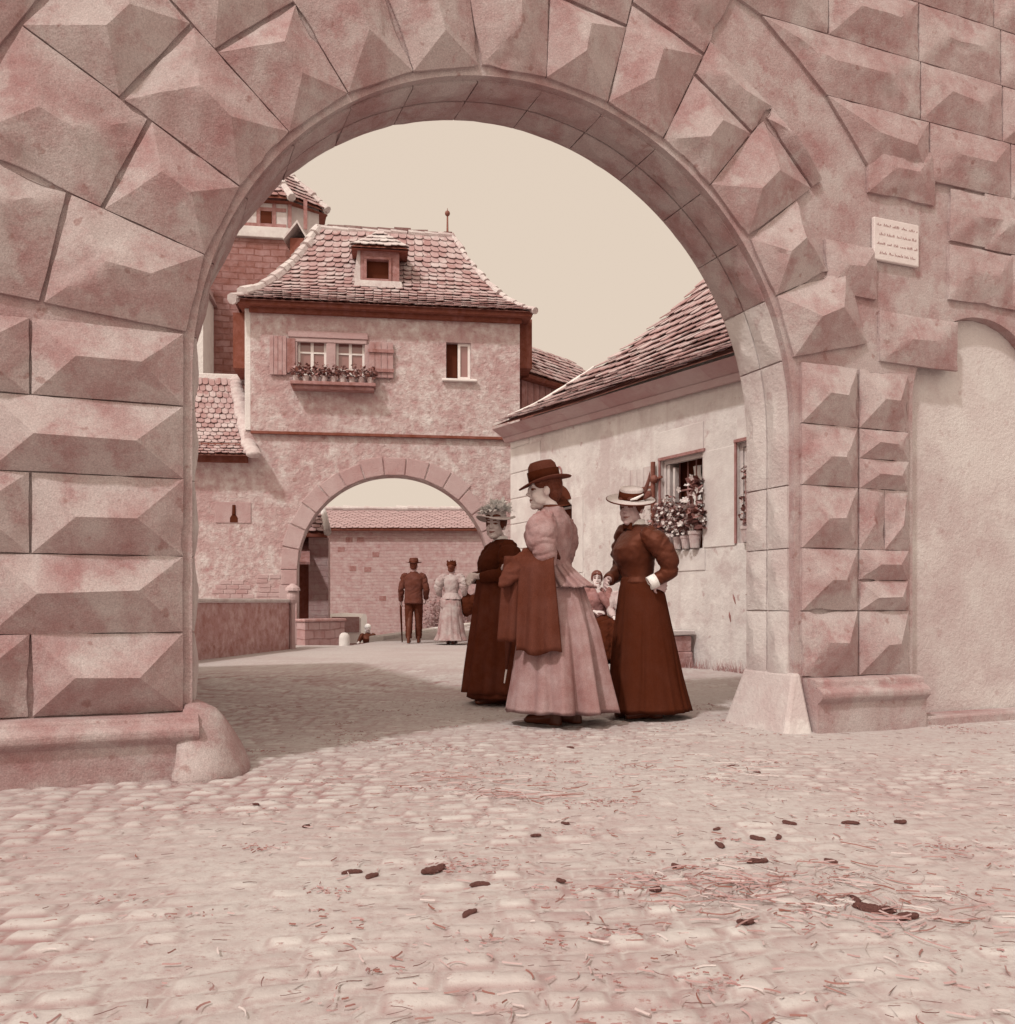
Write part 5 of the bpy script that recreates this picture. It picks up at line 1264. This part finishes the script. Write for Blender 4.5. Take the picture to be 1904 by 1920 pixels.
skirt(r3, 'skirt', [(1.0, 0, .0, .12, .11), (.9, 0, .03, .18, .155), (.6, .0, .045, .215, .205), (.3, .0, .065, .245, .255), (.055, .0, .085, .27, .305)], 'dark_wool', 6, .03, .1, 14)
collar(r3, 1.352, .063, .058, 'white_linen', -.004, R(6))
for (w_, n_) in (((.205, -.022, .958), B1['d']),):
    mb = MB(); d = Vector((-.25, -.85, -.45)).normalized(); c = Vector((.201, .018, .966)); mb.tube([c-d*.03, c+d*.03], .047, 16, caps=False); build('cuff', mb, 'white_linen', r3, smooth=True, local=True, solid=.004)
mb = MB()
for sx in (-1, 1): mb.hexa(*[[(sx*.006, -.078+y, 1.352), (sx*.06, -.07+y, 1.335), (sx*.06, -.07+y, 1.385), (sx*.006, -.078+y, 1.366)] for y in (-.018, .0)])
mb.ell((0, -.09, 1.36), (.012, .01, .013)); build('bow_tie', mb, 'black_felt', r3, local=True)
HT3 = HM3 @ Matrix.Translation((0, -.0, .068)) @ rotz(R(15)) @ Matrix.Rotation(R(9), 4, 'Y') @ Matrix.Rotation(R(16), 4, 'X')
hat3 = hat_brim(r3, HT3, 1, 1, [(.172, -.003), (.172, .003), (.1, .006), (.086, .01), (.08, .075), (.077, .082), (.03, .083)], 'straw_hat', band=[(.09, .01), (.085, .062), (.082, .062), (.085, .01)])
mb = MB(); mb.M = HT3; mb.tube([(.173*cos(2*pi*k/40), .173*sin(2*pi*k/40), 0) for k in range(41)], .005, 6); build('brim_edge', mb, 'coat_brown', hat3, local=True, smooth=True)
mb = MB(); mb.M = HT3; mb.tube([(.095, .0, .03), (.1, .015, .09), (.115, .02, .15), (.118, .02, .21)], [.006, .016, .012, .002], 6); mb.tube([(.1, -.03, .02), (.12, .01, .05), (.125, .05, .06)], [.008, .03, .01], 6); build('feather', mb, 'hair_brown', hat3, local=True, smooth=True)
mb = MB(); mb.M = HT3; mb.tube([(.02, -.097, .022), (.06, -.085, .035), (.1, -.05, .06)], [.005, .011, .005], 6); build('hat_pin', mb, 'white_linen', hat3, local=True, smooth=True)
shoe(r3, .05, .05, R(-10)); shoe(r3, -.09, .0, R(10))

# ---- couple walking away through the far archway
pm = gnd(776, 1206); km = 1.0
rm = put('man in dark suit and hat walking away with a stick through the far archway', (pm.x, pm.y), 180, .945)
HMm = Matrix.Translation((0, -.015, 1.56))
M1 = dict(p=[(.19, 0, 1.36), (.25, .02, 1.08), (.27, -.1, .86)], d=(0, -.3, -1), n=(-1, 0, 0), side=1, curl=.7)
M2 = dict(p=[(-.19, 0, 1.36), (-.26, .03, 1.08), (-.24, -.1, .9)], d=(.1, -.4, -1), n=(1, 0, 0), side=-1, curl=.7)
for A, sx in ((M1, 1), (M2, -1)): s, e, wv = map(Vector, A['p']); A['sl'] = ([s*.7+Vector((0, 0, s.z*.3)), s, s.lerp(e, .5), e, e.lerp(wv, .5), wv], [.07, .078, .072, .066, .058, .048])
body(rm, HMm, [M1, M2], (0, 0, 1.44), 'skin_ruddy', vox=.011, torso=1.03, feet=[(-.09, -.12), (.09, .1)]); hair_mesh(rm, HMm, 'short')
jacket(rm, 'grey_suit', [M1, M2], 'man', .014, .012, 31, 'jacket')
mb = MB()
mb.tube([(.085, 0, .88), (.095, .01, .5), (.09, .08, .1)], [.105, .078, .062], 12); mb.tube([(-.085, 0, .88), (-.095, -.1, .5), (-.09, -.12, .08)], [.105, .078, .062], 12); me = remesh(mb, .014, 2); wrinkle(me, .008, 8, 2); link_mesh('trousers', me, 'trouser', rm)
shoe(rm, .09, .08); shoe(rm, -.09, -.14)
hat_brim(rm, HMm @ Matrix.Translation((0, 0, .07)), .95, 1.05, [(.175, .0), (.105, .004), (.1, .01), (.095, .08), (.08, .1), (.03, .095)], 'grey_suit', fn=lambda a, r: .02*cos(a)**2*sm((r-.1)/.05), band=[(.104, .008), (.101, .035), (.099, .035), (.1, .008)])
q = rm.matrix_basis @ Vector((.275, -.12, .8)); st_ = thing('walking_stick', 'dark walking stick in the left hand of the man walking away', 'stick', (q.x, q.y, 0))
mb = MB(); mb.tube([(q.x, q.y, .82), (q.x-.0, q.y-.0, .6), (q.x+.02, q.y+.05, .01)], [.02, .022, .012], 8); build('shaft', mb, 'dark_wool', st_, smooth=True)
pw_ = gnd(847, 1207)
rw = put('woman in pale dress and dark bonnet walking away beside the man through the far archway', (pw_.x, pw_.y), 172, .955)
HMw = Matrix.Translation((0, -.02, 1.5))
C1 = dict(p=[(.165, 0, 1.30), (.25, .03, 1.06), (.24, -.12, .93)], d=(0, -.6, -.6), n=(-1, 0, 0), side=1, curl=.7)
C2 = dict(p=[(-.165, 0, 1.30), (-.27, .04, 1.06), (-.23, -.1, .9)], d=(.0, -.4, -.8), n=(1, 0, 0), side=-1, curl=.7)
for A, sx in ((C1, 1), (C2, -1)): A['sl'] = ([(sx*.09, 0, 1.31), (sx*.165, 0, 1.32), (sx*.23, .01, 1.25), (sx*.26, .02, 1.15), (sx*.26, .03, 1.06), (sx*.25, -.05, .98)], [.055, .085, .1, .098, .065, .05])
body(rw, HMw, [C1, C2], (0, 0, 1.38), 'skin_ruddy', vox=.011); hair_mesh(rw, HMw, 'bun')
jacket(rw, 'pale_dress', [C1, C2], vox=.013, wr=.012, seed=41)
skirt(rw, 'peplum', [(1.02, 0, 0, .122, .11), (.95, 0, .01, .165, .155), (.885, 0, .02, .20, .19)], 'pale_dress', 5, .02, .12, 6)
skirt(rw, 'skirt', [(1.0, 0, .0, .12, .11), (.85, 0, .03, .19, .19), (.5, 0, .04, .23, .24), (.2, 0, .05, .27, .28), (.07, 0, .06, .33, .32)], 'pale_skirt', 6, .05, .2, 17)
mb = MB(); rings_ = []
for i in range(10): v = i/9; a_ = R(35)+v*R(120); rings_.append([(.23*cos(a_)*1.0, .19*sin(a_)+.03+.03*cos(b), .72+.11*sin(b)+.1*cos(v*pi)) for b in [2*pi*k/10 for k in range(10)]])
mb.loft(rings_); build('gathered_overskirt', mb, 'pale_skirt', rw, smooth=True, local=True)
mb = MB(); mb.M = HMw; mb.ell((0, .02, .075), (.105, .11, .06)); 
for k in range(14): a_ = 2*pi*k/14; mb.tube([(.06*cos(a_), .06*sin(a_)+.02, .1), (.1*cos(a_+.3), .1*sin(a_+.3)+.02, .15+.03*sin(k*5))], [.03, .008], 5)
me = remesh(mb, .012, 1); link_mesh('bonnet', me, 'black_felt', rw)
shoe(rw, .06, -.02); shoe(rw, -.06, .1)
q = rw.matrix_basis @ Vector((-.3, -.08, .7)); bg_ = thing('bag', 'dark soft bundle carried at the right side of the woman walking away', 'bag', (q.x, q.y, .55))
mb = MB(); mb.ell((q.x, q.y, .72), (.13, .1, .2)); mb.ell((q.x+.1, q.y, .78), (.1, .08, .16)); mb.tube([(q.x, q.y, .85), (q.x-.05, q.y, 1.0)], [.06, .05], 8); me = remesh(mb, .015, 2); wrinkle(me, .02, 9, 3)
for v in me.vertices: v.co -= Vector((q.x, q.y, .55))
link_mesh('cloth', me, 'dark_wool', bg_)

# ---- seated on the bench
def sitter(label, px, d, rot, k, yaw, mats, hs_, hand_up, seed):
    p = at(px, 1176, d); r = put(label, (p.x, p.y), rot, k); sz = .50
    Hm_ = Matrix.Translation((0, -.05, sz+.66)) @ rotz(R(yaw))
    if hand_up:
        a = [dict(p=[(.15, 0, sz+.50), (.2, -.2, sz+.24), (.02, -.17, sz+.50)], d=(-.2, .1, 1), n=(-.3, 1, 0), side=1, curl=.6), dict(p=[(-.15, 0, sz+.5), (-.21, -.08, sz+.25), (-.02, -.26, sz+.2)], d=(1, -.2, 0), n=(0, .4, -1), side=1, curl=.4)]
    else:
        a = [dict(p=[(.15, 0, sz+.5), (.21, -.06, sz+.25), (.06, -.26, sz+.15)], d=(-1, -.3, 0), n=(0, .4, -1), side=-1, curl=.4), dict(p=[(-.15, 0, sz+.5), (-.21, -.06, sz+.25), (-.06, -.26, sz+.15)], d=(1, -.3, 0), n=(0, .4, -1), side=1, curl=.4)]
    body(r, Hm_, a, (0, -.0, sz+.55), 'skin', legs=False, vox=.008, sit=(sz, 0), hair='hair_brown'); hair_mesh(r, Hm_, hs_, mats[2])
    mb = MB(); mb.loft([ring(0, cy, sz+z, rx, ry, 24, 2.2) for z, rx, ry, cy in ((-.08, .19, .17, 0), (.1, .15, .13, 0), (.22, .125, .105, 0), (.36, .15, .125, -.015), (.46, .16, .105, 0), (.52, .1, .07, 0), (.55, .06, .06, 0))])
    for A in a: s, e, wv = map(Vector, A['p']); mb.tube([s*.7+Vector((0, 0, s.z*.3)), s, s.lerp(e, .5), e, e.lerp(wv, .5), wv.lerp(e, .12)], [.06, .066, .068, .056, .05, .04], 12)
    me = remesh(mb, .011, 3); wrinkle(me, .009, 9, seed); link_mesh('bodice', me, mats[0], r)
    mb = MB()
    for sx in (-1, 1): mb.tube([(sx*.08, .02, sz), (sx*.1, -.2, sz+.03), (sx*.11, -.42, sz+.01), (sx*.12, -.46, .3), (sx*.14, -.46, .08)], [.13, .125, .12, .135, .16], 14)
    mb.loft([ring(0, -.22, z, rx, ry, 28) for z, rx, ry in ((sz+.1, .14, .2), (sz, .2, .28), (.3, .23, .3), (.08, .27, .33))])
    me = remesh(mb, .014, 3); wrinkle(me, .016, 7, seed+1); link_mesh('skirt', me, mats[1], r)
    shoe(r, .09, -.46); shoe(r, -.09, -.46)
    return r
sitter('girl sitting on the bench with her hand raised to her mouth, hair drawn back', 1120, 12.0, -8, .93, 4, ('mid_dress', 'dark_wool', 'hair_brown'), 'parted', True, 51)
sitter('woman in pale shawl sitting on the bench mostly hidden by the dark dress', 1173, 11.75, -30, .88, 10, ('shawl', 'dark_wool', 'hair'), 'bun', False, 61)

# ---- far figure by the cart
pf = at(690, 1160, 26.5); kf = .95
rfp = thing('person', 'small far figure in dark bodice and white head scarf beside the cart', 'person', (pf.x, pf.y, gz(pf.x, pf.y)), R(15), .98)
zz = gz(pf.x, pf.y); HMf = Matrix.Translation((0, -.02, 1.5)); 
D1 = dict(p=[(.165, 0, 1.30), (.25, -.03, 1.06), (.3, -.2, .92)], d=(.3, -.6, -.4), n=(0, 0, -1), side=1, curl=.5); D2 = dict(p=[(-.165, 0, 1.30), (-.27, -.05, 1.12), (-.3, -.25, 1.1)], d=(-.3, -1, 0), n=(0, 0, -1), side=-1, curl=.5)
for A, sx in ((D1, 1), (D2, -1)): s, e, wv = map(Vector, A['p']); A['sl'] = ([s*.7+Vector((0, 0, s.z*.3)), s, s.lerp(e, .5), e, e.lerp(wv, .6)], [.06, .075, .07, .055, .045])
body(rfp, HMf, [D1, D2], (0, 0, 1.38), 'skin', vox=.013)
jacket(rfp, 'dark_silk', [D1, D2], vox=.015, seed=71)
skirt(rfp, 'skirt', [(1.0, 0, .0, .12, .11), (.8, 0, 0, .2, .19), (.4, 0, 0, .25, .25), (.04, 0, 0, .29, .29)], 'mid_dress', 5, .02, .1, 9)
mb = MB(); mb.ell((0, .0, 1.55), (.1, .115, .1)); mb.ell((0, .06, 1.44), (.09, .07, .09)); me = remesh(mb, .012, 2); link_mesh('head_scarf', me, 'white_linen', rfp)
mb = MB(); 
skirt(rfp, 'apron', [(.98, 0, -.05, .1, .08), (.7, 0, -.11, .13, .12), (.3, 0, -.15, .15, .13)], 'shawl', 4, .01, .06, 12)

# ================================================================== PLANTS
def leaf_cloud(mb, c, r, n, size, seed, drop=0):
    rnd = random.Random(seed)
    for _ in range(n):
        while True:
            d = Vector((rnd.uniform(-1, 1), rnd.uniform(-1, 1), rnd.uniform(-1, 1)))
            if .2 < d.length < 1: break
        p = Vector(c) + Vector((d.x*r[0], d.y*r[1], d.z*r[2])); s = size*rnd.uniform(.6, 1.4)
        u = Vector((rnd.uniform(-1, 1), rnd.uniform(-1, 1), rnd.uniform(-.6, .6))).normalized(); v = u.cross(Vector((rnd.uniform(-1, 1), rnd.uniform(-1, 1), 1))).normalized()
        mb.poly([p-u*s*.5, p-u*s*.15+v*s*.38, p+u*s*.3+v*s*.3, p+u*s*.55, p+u*s*.3-v*s*.3, p-u*s*.15-v*s*.38])
def blossom(mb, p, s, rnd):
    n = Vector((rnd.uniform(-.6, .6), rnd.uniform(-.6, .6), rnd.uniform(-.3, 1))) + H.t*.5; n.normalize(); u = n.orthogonal().normalized(); v = n.cross(u)
    for k in range(5): a = 2*pi*k/5; d = u*cos(a)+v*sin(a); e = n.cross(d); mb.poly([p, p+d*s*.6+e*s*.35+n*s*.1, p+d*s+n*s*.15, p+d*s*.6-e*s*.35+n*s*.1])
pots = [(1258, .09, .20, 'bushy potted plant with many small pale flowers, left end of the barred window sill', 5), (1276, .062, .15, 'small potted plant second from the left on the barred window sill', 3), (1291, .066, .155, 'small potted plant third from the left on the barred window sill', 4), (1308, .082, .20, 'tall potted plant with big round leaves, right end of the barred window sill', 7)]
for i, (px, r, h, lab, sd_) in enumerate(pots):
    s_ = H.px(px, 1020, 0)[0]; b_ = Hm @ Vector((s_, -.035, hz1[0]+.003)); t = thing('potted_plant', lab, 'plant', tuple(b_), group='potted plants on the window sill')
    mb = MB(); mb.M = Matrix.Translation(b_); mb.lathe([(r*.66, 0), (r*.92, h*.8), (r*1.02, h*.8), (r*1.04, h), (r*.93, h), (r*.9, h*.86), (.002, h*.86)], 20); build('pot', mb, 'terracotta', t, smooth=False)
    mb = MB(); rnd = random.Random(sd_); m2 = MB()
    hh = (.42, .34, .38, .58)[i]; wd = (.25, .17, .17, .17)[i]; sz = (.05, .035, .04, .085)[i]; off = (.10, 0, 0, -.02)[i]
    for k in range(6): a = rnd.uniform(0, 6.28); mb.tube([b_+Vector((0, 0, h*.85)), b_+Vector((cos(a)*wd*.3, sin(a)*wd*.3, h+hh*.4)), b_+Vector((cos(a)*wd*.6, sin(a)*wd*.6, h+hh*.8))], [.006, .005, .003], 5)
    for k in range(7): c = b_ + H.s*(off+rnd.uniform(-1, 1)*wd*.55) + H.t*rnd.uniform(-.03, .09) + Vector((0, 0, h+hh*rnd.uniform(.15, .95))); leaf_cloud(mb, c, (wd*.5, wd*.5, hh*.22), (60, 45, 45, 30)[i], sz, sd_*10+k)
    for k in range((60, 34, 40, 22)[i]): blossom(m2, b_ + H.s*(off+rnd.uniform(-1, 1)*wd) + H.t*rnd.uniform(.02, .2) + Vector((0, 0, h+hh*rnd.uniform(0, 1.05))), (.026, .024, .024, .045)[i], rnd)
    build('foliage', mb, 'leaf', t, fixn=False); build('flowers', m2, 'petal', t, fixn=False)
# plant spilling out of the second window
b_ = Hm @ Vector((-.02+.14, -.02, 1.443)); t = thing('potted_plant', 'straggling potted plant leaning out of the narrow window beside the right pier', 'plant', tuple(b_))
mb = MB(); mb.M = Matrix.Translation(b_); mb.lathe([(.05, 0), (.075, .14), (.082, .14), (.082, .17), (.06, .17)], 16); build('pot', mb, 'terracotta', t)
mb = MB(); 
for k in range(9): leaf_cloud(mb, b_+Vector((random.uniform(-.06, .04), random.uniform(-.06, .06), .2+.075*k)), (.08, .08, .06), 16, .05, 90+k)
mb.tube([b_+Vector((0, 0, .16)), b_+Vector((-.02, 0, .5)), b_+Vector((-.03, 0, .85))], [.008, .006, .003], 5); build('foliage', mb, 'leaf', t, fixn=False)
# flower box under the double window
a, zb_ = F.px(545, 716, -.2); b, _ = F.px(705, 716, -.2)
fb_ = thing('flower_box', 'long flower ledge with trailing plants under the double window of the gatehouse', 'flower box', tuple(F.w((a+b)/2, -.1, zb_)))
mb = MB(); mb.M = F.M; mb.box((a, -.30, zb_-.05), (b, -.003, zb_+.01)); mb.box((a+.03, -.24, zb_-.12), (b-.03, -.004, zb_-.053)); build('ledge', mb, 'timber_mid', fb_, bevel=.008)
nb_ = 9
for k in range(nb_):
    s_ = a+.1+(b-a-.2)*k/(nb_-1)
    mb = MB(); mb.M = Matrix.Translation(F.w(s_, -.15, zb_+.012)); mb.lathe([(.05, 0), (.066, .1), (.07, .12), (.05, .12)], 12); build('pot', mb, 'terracotta', fb_)
    mb = MB(); leaf_cloud(mb, F.w(s_, -.17, zb_+.2), (.13, .11, .11), 80, .06, 200+k); leaf_cloud(mb, F.w(s_+.03, -.2, zb_+.3), (.06, .06, .1*random.uniform(.4, 1.2)), 14, .05, 250+k); build('foliage', mb, 'leaf', fb_, fixn=False)
# weeds at the foot of the guard house
for i, (px, py, n, w_, lab) in enumerate(((1393, 1262, 150, .3, 'dry weed tuft growing beside the jamb of the right gate pier'), (1318, 1252, 90, .22, 'low weeds at the right end of the stone bench'))):
    q = gnd(px, py); mb = MB(); rnd = random.Random(i)
    s_ = H.px(px, py, 0)[0]; q = H.w(s_, .06, 0)
    for k in range(n): c = q + H.s*rnd.uniform(-w_, w_) + H.t*rnd.uniform(-.02, .14); h = rnd.uniform(.05, .17); l = Vector((rnd.uniform(-.05, .05), rnd.uniform(-.05, .05), h)); mb.poly([c-H.s*.006, c+H.s*.006, c+l])
    o = build('weed_tuft', mb, 'weed', loc=tuple(q), fixn=False); tag(o, lab, 'weeds')
# creeper on the fortress wall
mb = MB(); rnd = random.Random(4)
for k in range(110):
    px, py = rnd.uniform(800, 930), 1180 - abs(rnd.gauss(0, 1))*32; q = at(px, py, 37.42); leaf_cloud(mb, q, (.3, .05, .3), 12, .09, 300+k)
o = build('creeper', mb, 'creeper_leaf', loc=tuple(at(860, 1160, 37.4)), fixn=False); tag(o, 'creeper growing up the fortress wall beyond the far archway', 'creeper', kind='stuff')

# ================================================================== LITTER ON THE GROUND
mb = MB(); rnd = random.Random(12)
def straw(c, l, a, lift=0, bend=.1, th=1):
    d = Vector((cos(a), sin(a), 0)); n = Vector((-d.y, d.x, 0)); b_ = rnd.gauss(0, bend)*l; w_ = rnd.uniform(.0007, .002)*th; P_ = []; lf = rnd.uniform(0, .004)
    for k in range(5): u = k/4-.5; q = c + d*l*u + n*b_*(1-4*u*u); q.z = gz(q.x, q.y)+.0135+lift+lf+rnd.uniform(0, .0012); P_.append(q)
    I_ = [(mb.p(q-n*w_), mb.p(q+n*w_+Vector((0, 0, .0025)))) for q in P_]
    for (a0, b0), (a1, b1) in zip(I_, I_[1:]): mb.face((a0, a1, b1, b0))
for _ in range(2200):
    y = 1.3 + 5.5*rnd.random()**1.3; x = rnd.gauss(.5, .9)*y*.36; straw(Vector((x, y, 0)), rnd.uniform(.01, .05), rnd.uniform(0, 6.28))
for (px, py, n, sp) in ((1375, 1690, 150, .16), (1000, 1485, 60, .2), (1370, 1450, 60, .2), (1570, 1660, 60, .2), (800, 1465, 40, .15), (1680, 1725, 70, .15), (980, 1500, 40, .1)):
    c = gnd(px, py)
    for _ in range(n): straw(c + Vector((rnd.gauss(0, sp), rnd.gauss(0, sp*.7), 0)), rnd.uniform(.02, .12), rnd.gauss(.2, 1.0), rnd.uniform(0, .012))
o_s = mb; mb = MB()
for _ in range(150):                     # trodden dark chaff in drifts along the way
    y = 1.35 + 6*rnd.random()**1.5; x = rnd.gauss(.45, .8)*y*.36; c = Vector((x, y, 0)); n = rnd.randint(4, 12 if y < 2.2 else 40); sp = rnd.uniform(.015, .05)*(.6+y*.16)
    for _ in range(n): straw(c + Vector((rnd.gauss(0, sp*1.9), rnd.gauss(0, sp), 0)), rnd.uniform(.005, .022), rnd.gauss(.1, 1.0), 0, .04, rnd.choice((.4, .7, 1.2)))
o = build('chaff', mb, 'chaff', fixn=False); tag(o, 'dark trodden chaff and dirt in drifts over the dusty cobbles', kind='stuff'); mb = o_s
o = build('straw', mb, 'straw', fixn=False); tag(o, 'loose straw and chaff scattered over the cobbles', kind='stuff')
spots = [(815, 1648, .045), (697, 1660, .03), (660, 1652, .032), (1070, 1407, .028), (1480, 1556, .03), (1420, 1585, .035), (1460, 1582, .03), (1350, 1598, .03), (1420, 1630, .04), (1270, 1640, .025), (1345, 1566, .02), (900, 1678, .028), (1005, 1578, .02), (1060, 1555, .022), (1230, 1687, .03), (1690, 1555, .03), (1600, 1705, .035), (1640, 1725, .05), (1400, 1752, .03), (575, 1559, .022), (1052, 1670, .025), (1595, 1556, .03), (1700, 1740, .04), (880, 1735, .03), (480, 1515, .02), (1375, 1445, .035), (1420, 1458, .03), (1560, 1630, .03)]
first = None
for i, (px, py, r) in enumerate(spots):
    c = gnd(px, py)
    if first is None:
        mb = MB(); rnd = random.Random(3)
        for k in range(6): mb.ell((rnd.uniform(-.6, .6), rnd.uniform(-.5, .5), .22), (.55, .42, .34))
        me = remesh(mb, .09, 1); wrinkle(me, .1, 3, 1); me.materials.append(MATS['dung']); first = bpy.data.objects.new('dung_clump', me); o = first
    else: o = first.copy()
    COL.objects.link(o); o.location = (c.x, c.y, gz(c.x, c.y)+.010); r *= .55; o.scale = (r*rnd.uniform(1.0, 1.7), r*rnd.uniform(.7, 1.1), r*rnd.uniform(.7, 1.1)); o.rotation_euler = (0, 0, rnd.uniform(0, 6))
    tag(o, 'small dark dried clump of dung lying on the dusty cobbles', 'dung', 'dried dung clumps on the cobbles')
